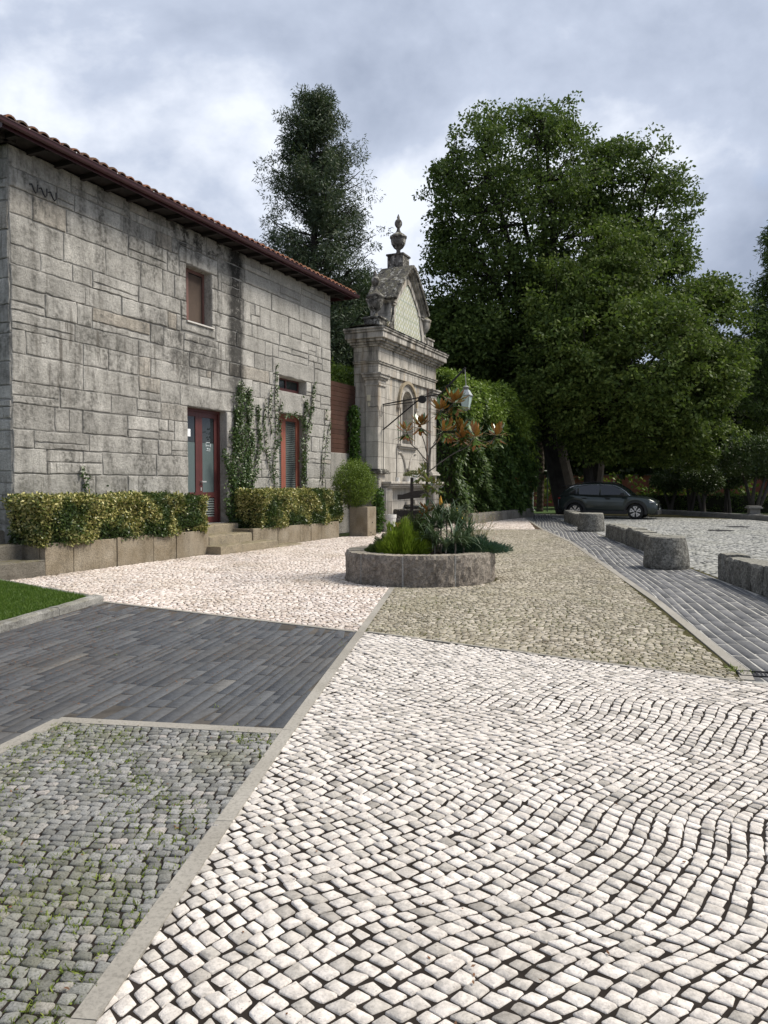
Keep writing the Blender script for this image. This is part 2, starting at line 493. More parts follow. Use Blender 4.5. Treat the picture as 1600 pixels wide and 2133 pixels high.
# foreground white panel (two convex pieces because the strip is bent)
def wave1(q):
    x, y = q[..., 0], q[..., 1]
    return np.stack([.05 * np.sin(y * 2.1 + x * .6), .055 * np.sin(x * 3.3 + .9 * y + .6) + .07 * np.sin(x * 1.5 - 1.3 * y + 2) + .012 * np.sin(x * 9 + y * 5)], -1)
polyW1 = [(strip_x(1.2), 1.2), (7.0, 1.2), tuple(w1c), tuple(corner), (strip_x(4.78), 4.78)]
sheet('white_paving_bed', polyW1, 0.0045, M_joint)
setts('white_limestone_paving', polyW1, M_white, .062, .069, 47, .0098, wave1, .0034, seed=3, cut=.12, tilt=.002, along=(.84, 1.2), rowvar=.09)
# mossy granite panel left
gl0, gl1, gl2 = G(120, 1503), G(600, 1528), G(0, 1563)
gl2 = gl0 + (gl2 - gl0) * 4
polyG = [(-2.9, 1.2), (strip_x(1.2), 1.2), (strip_x(4.7), gl1[1]), tuple(gl0), (gl2[0], gl2[1])]
polyG = [(gl2[0], 1.2), (strip_x(1.2), 1.2), (strip_x(gl1[1]), gl1[1]), tuple(gl0), tuple(gl2)]
sheet('granite_paving_bed', polyG, 0.0045, M_joint)
def wave2(q):
    x, y = q[..., 0], q[..., 1]
    return np.stack([.03 * np.sin(y * 3.3), .02 * np.sin(x * 4 + y)], -1)
setts('mossy_granite_paving', polyG, M_gran, .06, .052, -3, .008, wave2, .0026, seed=5, rise=.008, cut=.13, tilt=.004)
# back-left white panel
kc = G(215, 1255)
BLD_D = R(24.5); bd = np.array([math.sin(BLD_D), math.cos(BLD_D)]); bn = np.array([bd[1], -bd[0]])
plA = G(95, 1200)
pw = lambda s, o=0.: plA + bd * s + bn * o
def fan(q):
    x, y = q[..., 0], q[..., 1]
    return np.stack([.06 * np.sin(y * 1.7), .16 * np.sin(x * 1.9 + .3 * y) + .06 * np.sin(x * 4.3)], -1)
w2 = [tuple(corner), (strip_x(11.6), 11.6), (strip_x(26.6), 26.6), tuple(pw(14.5)), tuple(pw(-1.4)), tuple(kc)]
# convex in ccw order
circ = (PLC, PLR + .012)
sheet('pale_paving_bed', w2, 0.0045, M_jbrown)
setts('pale_limestone_paving', w2, M_pink, .072, .06, 8, .0105, fan, .0034, circ=circ, seed=8, cut=.16)
polyW3 = [(strip_x(26.7), 26.75), (5.55, 26.75), tuple(TANR[4]), (7.0, 38.0), (3.6, 33.0), (2.2, 31.0)]
sheet('far_pale_paving_bed', polyW3, 0.0045, M_jbrown)
setts('far_pale_paving', polyW3, M_pink, .09, .075, 25, .013, fan, .004, seed=9)
# tan panel
TY = np.array([w1c[1]] + [t_[1] for t_ in TANR] + [42.0]); TX = np.array([TANR[0][0] - .45] + [t_[0] for t_ in TANR] + [7.4])
roadleft = lambda y: np.interp(y, TY, TX)
tl = [tuple(corner), tuple(w1b), (6.2, 26.7), (strip_x(26.7), 26.7), (strip_x(11.6), 11.6)]
tl0 = [tuple(corner), tuple(w1b), tuple(TANR[0]), tuple(TANR[1]), tuple(TANR[2]), (TANR[3][0], 26.7), (strip_x(26.7), 26.7), (strip_x(11.6), 11.6)]
sheet('tan_paving_bed', tl0, 0.0040, M_jmoss)
setts('tan_paving', tl, M_tan, .07, .057, -18, .0095, fan, .003, circ=circ, seed=11, cut=.2, xmax=roadleft)
# slate panel left, long planks running up-left
kerb0 = G(0, 1320); kdir = (kc - kerb0) / np.linalg.norm(kc - kerb0)
kfar = kerb0 - kdir * 6
sl = [tuple(gl2), tuple(gl0), tuple([strip_x(gl1[1]), gl1[1]]), tuple(corner), tuple(kc), tuple(kfar)]
sheet('slate_paving_bed', sl, 0.0035, plain('slate_bed', (.075, .068, .06), .95, spec=.1, nz=.5, ns=3))
# clamp() needs convex pieces: split on the line through the granite corner
pc = [tuple(gl0), (strip_x(gl1[1]), gl1[1]), tuple(corner), tuple(kc), tuple(kerb0)]
pd = [tuple(gl2), tuple(gl0), tuple(kerb0), tuple(kfar)]
slate_lo = lambda x: np.interp(x, [gl2[0], gl0[0], strip_x(gl1[1])], [gl2[1], gl0[1], gl1[1]])
for nm, pp, sdv in (('slate_paving', [tuple(gl2), (strip_x(gl1[1]), gl1[1]), tuple(corner), tuple(kc), tuple(kfar)], 13),):
    setts(nm, pp, M_slate, .55, .105, 79, .012, None, .003, seed=sdv, along=(.3, 1.7), rowvar=.42, cut=.08, drop=0, rise=.004, tilt=.0001, ymin=slate_lo)
# slate road
def rline(y): return 5.3 + .108 * (y - 10.57)
yy = [float(t_[1]) for t_ in TANR]
rd = [tuple(TANR[0]), (TANR[0][0] + .1, 2.5), (rline(2.5) + .1, 2.5), (rline(42), 42), (7.3, 42), tuple(TANR[4]), tuple(TANR[3]), tuple(TANR[2]), tuple(TANR[1])]
sheet('slate_road_bed', [tuple(w1b), tuple(w1r), (rline(42), 42), (7.4, 42)] + [tuple(t_) for t_ in TANR[::-1]], 0.0043, M_mortar)
road = [tuple(w1b), tuple(w1r), (rline(42), 42), (3.5, 42)]
setts('slate_road', road, M_slate2, .45, .115, 79.5, .02, (lambda q_: np.stack([0 * q_[..., 0], .03 * np.sin(q_[..., 0] * .9)], -1)), .003, seed=20, along=(.4, 1.5), rowvar=.3, cut=.06, rise=.004, tilt=.0001, xmin=roadleft)
# car park
lot = [(rline(3) + .0, 3.0), (26, 3.0), (26, 30), (16.2, 34.6), (15.0, 42.2), (rline(42), 42.2)]
sheet('car_park_bed', lot, 0.0033, M_jmoss)
def gentle(q):
    x, y = q[..., 0], q[..., 1]
    return np.stack([.06 * np.sin(y * 1.3), .08 * np.sin(x * 1.1 + .4 * y)], -1)
setts('car_park_paving', [(rline(8) + .05, 8.0), (17.5, 8), (24, 28), (16.2, 34.6), (15.0, 42.2), (rline(42), 42.2)], M_lot, .12, .1, 20, .015, gentle, .005, seed=33, cut=.2)

# flat stone strips
def strip(name, pts, w, z=.016, L=1.4):
    pts = [np.array(p, float) for p in pts]
    m = MB(); rest = 0
    for a, b in zip(pts[:-1], pts[1:]):
        ln = np.linalg.norm(b - a); e = (b - a) / ln; nn = np.array([-e[1], e[0]]) * w / 2
        k = max(1, int(round(ln / L)))
        for i in range(k):
            p = a + e * (ln * i / k + .002); q = a + e * (ln * (i + 1) / k - .002)
            m.prism_xy([tuple(p + nn * -1), tuple(q - nn), tuple(q + nn), tuple(p + nn)], -.02, z)
    return setp(m.build(name, M_strip), kind='structure')
ys = [1.2, 2.16, 4.78, 7.99, 11.56]
strip('paving_strip', [(strip_x(y), y) for y in ys], .078)
strip('paving_strip', [(strip_x(y), y) for y in (14.1, 20, 26.7)], .08)
strip('paving_strip', [kc + np.array([.0, .0]), corner + np.array([-.06, 0.])], .06, .0155)
strip('paving_strip', [corner + np.array([.06, 0.]), w1b + np.array([-.05, 0])], .04, .0152)
strip('paving_strip', [(strip_x(gl1[1]) - .04, gl1[1]), gl0], .1, .0156)
strip('paving_strip', [gl0 + np.array([.02, 0]), gl2], .1, .0154)
strip('paving_strip', [tuple(w1b + np.array([.03, .02]))] + TANR + [(7.4, 42)], .1, .0158)
strip('paving_strip', [(strip_x(26.7), 26.72), (TANR[3][0] - .06, 26.72)], .08, .0153)

# drain grate
gx, gy = G(1575, 1413)
th = thing('drain_grate', 'black iron slotted drain grate at the corner of slate road and tan paving', 'drain grate', (gx + .1, gy, 0), R(-12))
M_iron = plain('dark_iron', (.03, .03, .032), .55, .6)
m = MB(); m.box(-.2, .5, -.012, 0, .0, .02); m.box(-.2, .5, .15, .162, .0, .02); m.box(-.212, -.2, -.012, .162, 0, .02); m.build('frame', M_iron, th)
m = MB()
for i in range(23): m.add([(-.195 + i * .03, .001, .012), (-.18 + i * .03, .001, .012), (-.2 + i * .03 + .035, .149, .012), (-.215 + i * .03 + .035, .149, .012)], [(0, 1, 2, 3)])
m.build('grille', M_iron, th)
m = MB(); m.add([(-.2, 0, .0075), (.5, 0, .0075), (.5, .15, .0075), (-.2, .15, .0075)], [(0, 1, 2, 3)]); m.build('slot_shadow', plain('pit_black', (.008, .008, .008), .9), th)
for (u_, v_), lb in (((1502, 1106), 'dark iron manhole cover in the car park, the nearer one'), ((1537, 1098), 'dark iron manhole cover in the car park, the farther one')):
    c = G(u_, v_); m = MB(); m.lathe([(.42, .0), (.42, .022), (.38, .024), (.02, .024)], (0, 0, 0), 24)
    setp(m.build('manhole_cover', M_iron, loc=(c[0], c[1], 0)), lb, 'manhole cover', 'manhole covers in the car park')

# grass tufts growing in joints, leaf litter
def tufts(name, pts, n, h, w, mat, spread=.02):
    P = np.repeat(pts, n, 0) + rng.normal(0, spread, (len(pts) * n, 2))
    N = len(P); d = rng.normal(0, .8, (N, 3)); d[:, 2] = rng.uniform(.25, 1, N)
    p3 = np.concatenate([P, np.full((N, 1), .002)], 1)
    return setp(leaf_obj(name, leaves(p3, d, rand_dir(N), h * rng.uniform(.5, 1.4, N), w), mat), kind='stuff')
M_weed = leafmat('weed_blades', [(.1, .15, .02), (.17, .22, .03), (.22, .25, .05)], .6, .2)
def scatter(poly, n, cl=0.0, circ=None):
    poly = ccw(poly); lo, hi = poly.min(0), poly.max(0); out = []
    p = rng.uniform(lo, hi, (n * 4, 2)); p = p[inside(p, poly, .04)]
    f = np.sin(p[:, 0] * 2.3 + 1) * np.sin(p[:, 1] * 1.9) + .6 * np.sin(p[:, 0] * 6.1 + p[:, 1] * 4)
    p = p[f > cl]
    if circ is not None: p = p[np.linalg.norm(p - circ[0], axis=1) > circ[1]]
    return p[:n]
setp(tufts('weeds', scatter(polyG, 1500, -.5), 12, .024, .0055, M_weed, .013), 'small green weeds growing in the joints of the grey granite paving', 'weeds')
setp(tufts('weeds', scatter([tuple(corner), tuple(w1b), tuple(TANR[1]), (strip_x(11.4), 11.4)], 1100, -.2, circ), 7, .018, .005, M_weed, .02), 'low weeds growing in the joints of the tan paving', 'weeds')
setp(tufts('weeds', scatter(pc, 14, .3), 9, .022, .005, M_weed, .015), 'sparse weeds between the long slate slabs', 'weeds')
gp = np.array([[G(1530 + i, 1392 + i * .5) for i in (0, 8, 16, 22)]]).reshape(-1, 2) + np.array([-.03, -.02])
setp(tufts('weeds', gp, 26, .05, .008, M_weed, .03), 'green weed clump beside the drain grate', 'weeds')
# brown litter on slate, thickest by the lawn kerb
p = scatter(sl[1:] , 9000, -9); kd = np.abs((p - kerb0) @ np.array([-kdir[1], kdir[0]]))
p = p[rng.random(len(p)) < np.exp(-kd / 1.3) * 1.4 + .06]
N = len(p); p3 = np.concatenate([p, rng.uniform(.0105, .0135, (N, 1))], 1)
M_litter = leafmat('litter', [(.1, .045, .02), (.17, .08, .035), (.08, .05, .03)], .8, 0)
dd = rand_dir(N); dd[:, 2] *= .1; p_l2 = None
setp(leaf_obj('leaf_litter', leaves(p3, dd, np.array([[0, 0, 1.]]) + rand_dir(N) * .3, rng.uniform(.012, .04, N), .006), M_litter), 'brown leaf litter scattered over the slate paving', 'leaf litter', kind='stuff')

pw_l = np.concatenate([scatter(polyW1, 260, -9), scatter(polyG, 160, -9), scatter([tuple(corner), tuple(w1b), tuple(TANR[1]), (strip_x(11.4), 11.4)], 200, -9, circ)])
N = len(pw_l); p3 = np.concatenate([pw_l, rng.uniform(.013, .02, (N, 1))], 1); dd = rand_dir(N); dd[:, 2] *= .15
setp(leaf_obj('leaf_litter', leaves(p3, dd, np.array([[0, 0, 1.]]) + rand_dir(N) * .4, rng.uniform(.008, .028, N), .009), M_litter), 'few small dry leaf bits on the cobbles', 'leaf litter', kind='stuff')

# lawn and its kerb
k1 = G(0, 1215); k1 = kc + (k1 - kc) * 3.2
lawnp = [tuple(kfar), tuple(kc), tuple(k1)]
M_lawn = plain('lawn_soil', (.05, .1, .012), .95, spec=.1, nz=.4, ns=30)
lw = [np.array(kfar) + np.array([-.08, 0]), np.array(kc) + np.array([-.16, -.02]), np.array(k1) + np.array([0, -.1])]
m = MB(); m.prism_xy([tuple(x) for x in ccw(lw)], -.02, .075); setp(m.build('lawn', M_lawn), kind='structure')
M_grass = leafmat('grass_blades', [(.05, .105, .012), (.075, .14, .016), (.12, .18, .03)], .5, .3)
lp = [kfar + kdir * 3, kc + np.array([-.17, -.02]), kc + (k1 - kc) * .62 + np.array([0, -.1])]
p = scatter(lp, 90000, -9); N = len(p)
p3 = np.concatenate([p, np.full((N, 1), .07)], 1); d = rng.normal(0, .45, (N, 3)); d[:, 2] = 1
setp(leaf_obj('lawn_grass', leaves(p3, d, rand_dir(N), .05 * rng.uniform(.6, 1.3, N), .007), M_grass), 'short bright green lawn grass inside the stone kerb', 'grass', kind='stuff')
M_kerb = granite('kerb_granite', (.26, .26, .24), (.4, .39, .36), grime=.75, moss=.3, bumpd=.012, gscale=4)
def kerb(name, a, b, w, h, L, mat, label, rnd=.01, group=None):
    a, b = np.array(a, float), np.array(b, float); ln = np.linalg.norm(b - a); e = (b - a) / ln
    t = thing(name, label, 'kerb', (a[0], a[1], 0), math.atan2(e[1], e[0]), group)
    k = max(1, int(ln / L)); xs = np.linspace(0, ln, k + 1)
    for i in range(k):
        m = MB(); n = 7; x0, x1 = xs[i] + .004, xs[i + 1] - .004
        X = np.linspace(x0, x1, n); vs = []
        for x in X:
            j = rng.normal(0, rnd * .6, 4); 
            vs += [(x, 0 + j[0] * .4, -.03), (x, .0 + j[0], h * .8), (x, .03 + j[1], h + j[2] * .6), (x, w - .03, h + j[3] * .6), (x, w, h * .8), (x, w, -.03)]
        fs = [tuple(range(5, -1, -1)), tuple((n - 1) * 6 + q for q in range(6))]
        for r_ in range(n - 1):
            for q in range(6): fs.append((r_ * 6 + q, r_ * 6 + (q + 1) % 6, (r_ + 1) * 6 + (q + 1) % 6, (r_ + 1) * 6 + q))
        m.add(vs, fs); o = m.build('kerb_stone', mat, t)
    return t
kerb('lawn_kerb', kerb0 - kdir * 2, kc, .16, .10, .9, M_kerb, 'weathered grey granite kerb of the lawn, along the dark slate')
kerb('lawn_kerb', kc + np.array([-.02, .0]), k1, .12, .085, 1.2, M_kerb, 'narrow grey stone kerb at the back of the lawn, beside the pale cobbles')

# ================================================================ BUILDING
WLEN, WH, WDEP = 11.78, 7.52, 8.0
RZ = R(90) - BLD_D            # local x runs along the front, local y into the building
W0 = plA - bn * .95
M_wall = None
def wall_material():
    t = NT('granite_ashlar')
    co = t.xyz()
    base = t.mix(t.ramp(t.noise(1.3, 5), [(.3, 0.), (.7, 1.)]), (.48, .465, .425), (.68, .66, .61))
    r2 = t.math('FRACT', t.math('MULTIPLY', t.rnd(), 17.3))
    base = t.mix(t.ramp(r2, [(.9, 0.), (.99, .3)]), base, (.46, .35, .22))
    base = t.mix(.6, base, t.ramp(t.rnd(), [(0, .55), (1, 1.)]), 'MULTIPLY')
    base = t.mix(.65, base, t.ramp(t.noise(32, 5, .8), [(.38, .28), (.5, .88), (.58, 1.)]), 'MULTIPLY')
    v = t.coord((1.7, 1.7, .55))
    g = t.math('MULTIPLY', t.ramp(t.noise(1.5, 6, .62, v), [(.4, 0.), (.6, 1.)]), t.ramp(t.noise(16, 6, .75), [(.4, .15), (.6, 1.)]))
    left = t.ramp(t.math('DIVIDE', co[0], 12.0), [(.45, 1.), (.62, .45)])
    base = t.mix(t.math('MULTIPLY', g, left), base, (.12, .117, .105))
    # fine vertical drip stains
    v2 = t.coord((9, 9, .7))
    g2 = t.math('MULTIPLY', t.ramp(t.noise(1.2, 4, .6, v2), [(.54, 0.), (.66, 1.)]), t.ramp(t.noise(.6, 3), [(.45, 0.), (.6, 1.)]))
    base = t.mix(t.math('MULTIPLY', g2, t.math('MULTIPLY', left, .8)), base, (.11, .1, .085))
    # one tall black water stain beside the upper window, and smudges under the eave
    def band(x, c, w): return t.ramp(t.math('ABSOLUTE', t.math('DIVIDE', t.math('SUBTRACT', x, c), w)), [(.45, 1.), (1., 0.)])
    wob = t.math('ADD', co[0], t.math('MULTIPLY', t.math('SUBTRACT', t.noise(3, 5, .7), .5), .5))
    st = t.math('MULTIPLY', band(wob, 6.72, .42), t.ramp(t.math('DIVIDE', co[2], 8.0), [(.42, 0.), (.55, .85), (.9, 1.)]))
    st = t.math('MULTIPLY', st, t.ramp(t.noise(9, 5, .7), [(.3, .35), (.45, 1.)]))
    wet = t.math('MULTIPLY', band(wob, 5.2, 1.7), t.ramp(t.math('DIVIDE', co[2], 8.0), [(.83, 0.), (.9, .9)]))
    wet = t.math('MULTIPLY', wet, t.ramp(t.noise(2.6, 5, .7), [(.47, 0.), (.56, 1.)]))
    wet2 = t.math('MULTIPLY', band(wob, 4.9, 1.9), t.math('MULTIPLY', t.ramp(t.math('DIVIDE', co[2], 8.0), [(.5, 0.), (.55, .6), (.62, .7), (.72, 0.)]), t.ramp(t.noise(3, 5, .7), [(.42, 0.), (.6, 1.)])))
    st = t.math('MAXIMUM', st, t.math('MAXIMUM', wet, wet2), clamp=True)
    base = t.mix(st, base, (.035, .034, .032))
    # green damp near the ground
    dm = t.math('MULTIPLY', t.ramp(t.math('DIVIDE', co[2], 8.0), [(.1, .7), (.26, 0.)]), t.ramp(t.noise(4, 5, .7), [(.4, 0.), (.6, 1.)]))
    base = t.mix(dm, base, (.12, .12, .09))
    h = t.math('ADD', t.math('ADD', t.noise(22, 6, .75), t.math('MULTIPLY', t.noise(90, 3, .7), .5)), t.math('MULTIPLY', t.noise(5, 4, .6), 1.2))
    t.bump(h, 1.0, .028)
    return t.done(base, .92, .12)
M_wall = wall_material()
M_wallmortar = granite('wall_mortar', (.3, .29, .27), (.42, .41, .38), grime=.6, streak=True, bumpd=.01)
M_maroon = plain('maroon_paint', (.085, .024, .022), .45, nz=.15, ns=6)
M_gutter = plain('maroon_gutter', (.05, .015, .019), .4, nz=.2, ns=3)
M_redwood = plain('red_brown_shutter', (.27, .09, .06), .5, nz=.15, ns=8)
M_soffit = plain('dark_soffit_wood', (.017, .013, .012), .85, nz=.3, ns=10)
M_dark = plain('dark_interior', (.012, .012, .014), .9, spec=.1)
def glass(name, col=(.02, .025, .028), rough=.06):
    return plain(name, col, rough, spec=.6)
M_glass = glass('window_glass')
M_frost = plain('frosted_glass', (.09, .12, .12), .35, spec=.5, nz=.15, ns=60)
M_tile = None
def tile_mat():
    t = NT('terracotta_tiles')
    c = t.ramp(t.rnd(), [(0, (.22, .09, .05)), (.5, (.34, .14, .08)), (1, (.43, .2, .12))])
    c = t.mix(t.math('MULTIPLY', t.ramp(t.noise(5, 6, .7), [(.4, 0.), (.6, 1.)]), .6), c, (.09, .065, .045))
    # older, darker lichen towards the near end
    c = t.mix(t.math('MULTIPLY', t.ramp(t.math('DIVIDE', t.xyz()[0], 12.0), [(0, .85), (.45, .15)]), t.ramp(t.noise(3, 5, .7), [(.35, .3), (.55, 1.)])), c, (.06, .055, .04))
    t.bump(t.noise(40, 4), .4, .004)
    return t.done(c, .9, .15)
M_tile = tile_mat()

bld = thing('stone_building', 'two storey grey granite block building with red tiled roof and maroon gutter', 'building', (W0[0] + bd[0] * .17, W0[1] + bd[1] * .17, 0), RZ)
OPEN = {'door': (4.97, 6.47, .62, 3.40), 'upper': (4.95, 5.90, 5.38, 6.68), 'slot': (8.93, 10.42, 4.22, 4.63), 'shut': (8.93, 10.42, .62, 3.6)}
OPEN = {k: (v[0] - .17, v[1] - .17, v[2], v[3]) for k, v in OPEN.items()}
REC = .22
def pack(L, H, openings, lintels, seed=4):
    """coursed ashlar with broken courses; blocks are trimmed exactly round openings and lintels"""
    r = random.Random(seed); rects = []; z = 0.0; last = []
    while z < H - .05:
        h = r.choice([.34, .38, .42, .46, .5, .54])
        if H - z - h < .25: h = H - z
        x = 0.0
        while x < L - .02:
            w = r.uniform(.65, 1.75) if r.random() > .2 else r.uniform(.3, .55)
            if L - x - w < .3: w = L - x
            q = r.random()
            if q < .16 and h > .36:
                zs = z + h * r.choice([.45, .5, .6, .38]); rects += [[x, x + w, z, zs], [x, x + w * r.uniform(.4, .7), zs, z + h]]; rects.append([rects[-1][1], x + w, zs, z + h])
            elif q < .24 and rects and h > .3 and z > 0:
                rects += [[x, x + w, z, z + h * .36], [x, x + w, z + h * .36, z + h]]
            else: rects.append([x, x + w, z, z + h])
            x += w
        z += h
    # jog some course joints: neighbours stacked with equal ends trade a slice of height
    obs = [tuple(o) for o in list(openings) + list(lintels)]
    for o in obs:
        out = []
        for b in rects:
            x0, x1, z0, z1 = b
            if x1 <= o[0] + .005 or x0 >= o[1] - .005 or z1 <= o[2] + .005 or z0 >= o[3] - .005: out.append(b); continue
            if x0 < o[0] - .01: out.append([x0, o[0], z0, z1])
            if x1 > o[1] + .01: out.append([o[1], x1, z0, z1])
            xa, xb = max(x0, o[0]), min(x1, o[1])
            if z0 < o[2] - .01: out.append([xa, xb, z0, o[2]])
            if z1 > o[3] + .01: out.append([xa, xb, o[3], z1])
        rects = out
    res = []
    for b in rects:
        if b[1] - b[0] > .05 and b[3] - b[2] > .05: res.append(b)
    return res + [list(l) for l in lintels]
def blocks(mb, rects, fn, joint=.01, proud=.024, jit=.006, step=.13, seed=5):
    """fn(x, z, out) -> local xyz"""
    r = np.random.default_rng(seed)
    for x0, x1, z0, z1 in rects:
        x0 += joint; x1 -= joint; z0 += joint; z1 -= joint
        if x1 - x0 < .03 or z1 - z0 < .03: continue
        nx = max(1, int((x1 - x0) / step)); nz = max(1, int((z1 - z0) / step))
        sk = r.normal(0, .007, 4)
        pts = [(x0 + (x1 - x0) * i / nx, z0 + sk[0] * i / nx) for i in range(nx)] + [(x1, z0 + (z1 - z0) * i / nz) for i in range(nz)] + \
              [(x1 - (x1 - x0) * i / nx, z1 + sk[1] * (1 - i / nx)) for i in range(nx)] + [(x0, z1 - (z1 - z0) * i / nz) for i in range(nz)]
        P = np.array(pts); P += r.normal(0, jit, P.shape); c = P.mean(0)
        n = len(P); pr = proud * r.uniform(.5, 1.3)
        v = P - c; ln = np.linalg.norm(v, axis=1, keepdims=True)
        rings = [(P, 0), (P - v / ln * .004, pr * .7), (P - v / ln * .02, pr), (P - v / ln * np.minimum(.07, ln * .45), pr * 1.15)]
        vs = []
        for q, o in rings: vs += [fn(x, z, o) for x, z in q]
        fs = []
        for k in range(3):
            for i in range(n): fs.append((k * n + i, k * n + (i + 1) % n, (k + 1) * n + (i + 1) % n, (k + 1) * n + i))
        fs.append(tuple(3 * n + i for i in range(n)))
        mb.add(vs, fs)
lint = [(4.7, 6.78, 3.40, 3.86), (8.55, 10.72, 3.6, 4.22), (8.6, 10.9, 4.63, 5.1), (4.7, 6.15, 6.68, 7.05), (4.75, 6.05, 5.13, 5.38),
        (6.47, 6.78, .62, 1.5), (6.47, 6.72, 1.5, 2.5), (6.47, 6.8, 2.5, 3.4)]
lint = [(a_ - .17, b_ - .17, c_, d_) for a_, b_, c_, d_ in lint]
rects = pack(WLEN, WH, OPEN.values(), lint)
m = MB(); blocks(m, rects, lambda x, z, o: (x, -o, z))
m.build('front_blocks', M_wall, bld)
# backing sheet with openings, reveals
xs = sorted({0, WLEN} | {a for o in OPEN.values() for a in o[:2]}); zs = sorted({0, WH} | {a for o in OPEN.values() for a in o[2:]})
m = MB()
for i in range(len(xs) - 1):
    for j in range(len(zs) - 1):
        cx_, cz_ = (xs[i] + xs[i + 1]) / 2, (zs[j] + zs[j + 1]) / 2
        if any(o[0] < cx_ < o[1] and o[2] < cz_ < o[3] for o in OPEN.values()): continue
        m.add([(xs[i], 0, zs[j]), (xs[i + 1], 0, zs[j]), (xs[i + 1], 0, zs[j + 1]), (xs[i], 0, zs[j + 1])], [(0, 1, 2, 3)])
m.add([(WLEN, 0, 0), (WLEN, WDEP, 0), (WLEN, WDEP, WH), (WLEN, 0, WH)], [(0, 1, 2, 3)])
m.add([(0, WDEP, 0), (0, 0, 0), (0, 0, WH), (0, WDEP, WH)], [(0, 1, 2, 3)])
m.add([(WLEN, WDEP, 0), (0, WDEP, 0), (0, WDEP, WH), (WLEN, WDEP, WH)], [(0, 1, 2, 3)])
m.add([(0, 0, WH), (WLEN, 0, WH), (WLEN, WDEP, WH), (0, WDEP, WH)], [(0, 1, 2, 3)])
m.build('wall', M_wallmortar, bld)
m = MB()
for x0, x1, z0, z1 in OPEN.values():
    e = .006
    for a, b, c, d in (((x0, 0, z0), (x0, REC + .1, z0), (x0, REC + .1, z1), (x0, 0, z1)), ((x1, REC + .1, z0), (x1, 0, z0), (x1, 0, z1), (x1, REC + .1, z1)),
                       ((x0, 0, z1), (x0, REC + .1, z1), (x1, REC + .1, z1), (x1, 0, z1)), ((x0, REC + .1, z0), (x0, 0, z0), (x1, 0, z0), (x1, REC + .1, z0))):
        m.add([a, b, c, d], [(0, 1, 2, 3)])
    m.add([(x0, REC + .1, z0), (x1, REC + .1, z0), (x1, REC + .1, z1), (x0, REC + .1, z1)], [(0, 1, 2, 3)])
m.build('opening_reveals', M_wall, bld)
# stone blocks on the two end faces
er = pack(WDEP, WH, [], [], seed=9)
m = MB(); blocks(m, er, lambda x, z, o: (-o, WDEP - x, z), seed=6); m.build('end_blocks', M_wall, bld)
m = MB(); blocks(m, er, lambda x, z, o: (WLEN + o, x, z), seed=7); m.build('end_blocks', M_wall, bld)
# mossy blob bottom plinth not needed
def leafdoor(parent, x0, x1, z0, z1, y, mt, st=.1, rail=None, low=.62, glz=M_frost, louvre_all=False):
    f = MB(); f.box(x0, x0 + st, y, y + .05, z0, z1); f.box(x1 - st, x1, y, y + .05, z0, z1)
    f.box(x0 + st, x1 - st, y, y + .05, z0, z0 + .14); f.box(x0 + st, x1 - st, y, y + .05, z1 - .12, z1)
    if low: f.box(x0 + st, x1 - st, y, y + .05, z0 + low, z0 + low + .13)
    leaf = f.build('door_leaf', mt, parent, bevel=.004)
    g0 = z0 + (low + .13 if low else .14)
    if not louvre_all:
        g = MB(); g.box(x0 + st, x1 - st, y + .022, y + .03, g0, z1 - .12 - .62); g.build('frosted_pane', glz, leaf)
        g = MB(); g.box(x0 + st, x1 - st, y + .02, y + .028, z1 - .12 - .615, z1 - .12); g.build('clear_pane', M_glass, leaf)
    def louv(a, b):
        l = MB(); n = int((b - a) / .055)
        for i in range(n):
            zz = a + (b - a) * (i + .5) / n
            l.add([(x0 + st, y + .005, zz - .022), (x1 - st, y + .005, zz - .022), (x1 - st, y + .045, zz + .022), (x0 + st, y + .045, zz + .022),
                   (x0 + st, y + .012, zz - .026), (x1 - st, y + .012, zz - .026), (x1 - st, y + .052, zz + .018), (x0 + st, y + .052, zz + .018)],
                  [(0, 1, 2, 3), (7, 6, 5, 4), (0, 4, 5, 1), (3, 2, 6, 7)])
        l.build('louvres', M_louv, leaf)
    if louvre_all: louv(g0, z1 - .12)
    if low: louv(z0 + .14, z0 + low)
    return leaf
M_louv = plain('grey_green_louvres', (.1, .12, .115), .55)
# main glazed double door
x0, x1, z0, z1 = OPEN['door']
dr = MB(); dr.box(x0, x0 + .07, REC - .03, REC + .07, z0, z1); dr.box(x1 - .07, x1, REC - .03, REC + .07, z0, z1); dr.box(x0 + .07, x1 - .07, REC - .03, REC + .07, z1 - .07, z1)
door = dr.build('door', M_maroon, bld); door['label'] = 'maroon glazed double door above the stone steps'
xm = (x0 + x1) / 2 - .05
def dl(a, b, s, nm):
    return leafdoor(door, a, b, z0 + .01, z1 - .07, REC, M_maroon, .13, low=.62)
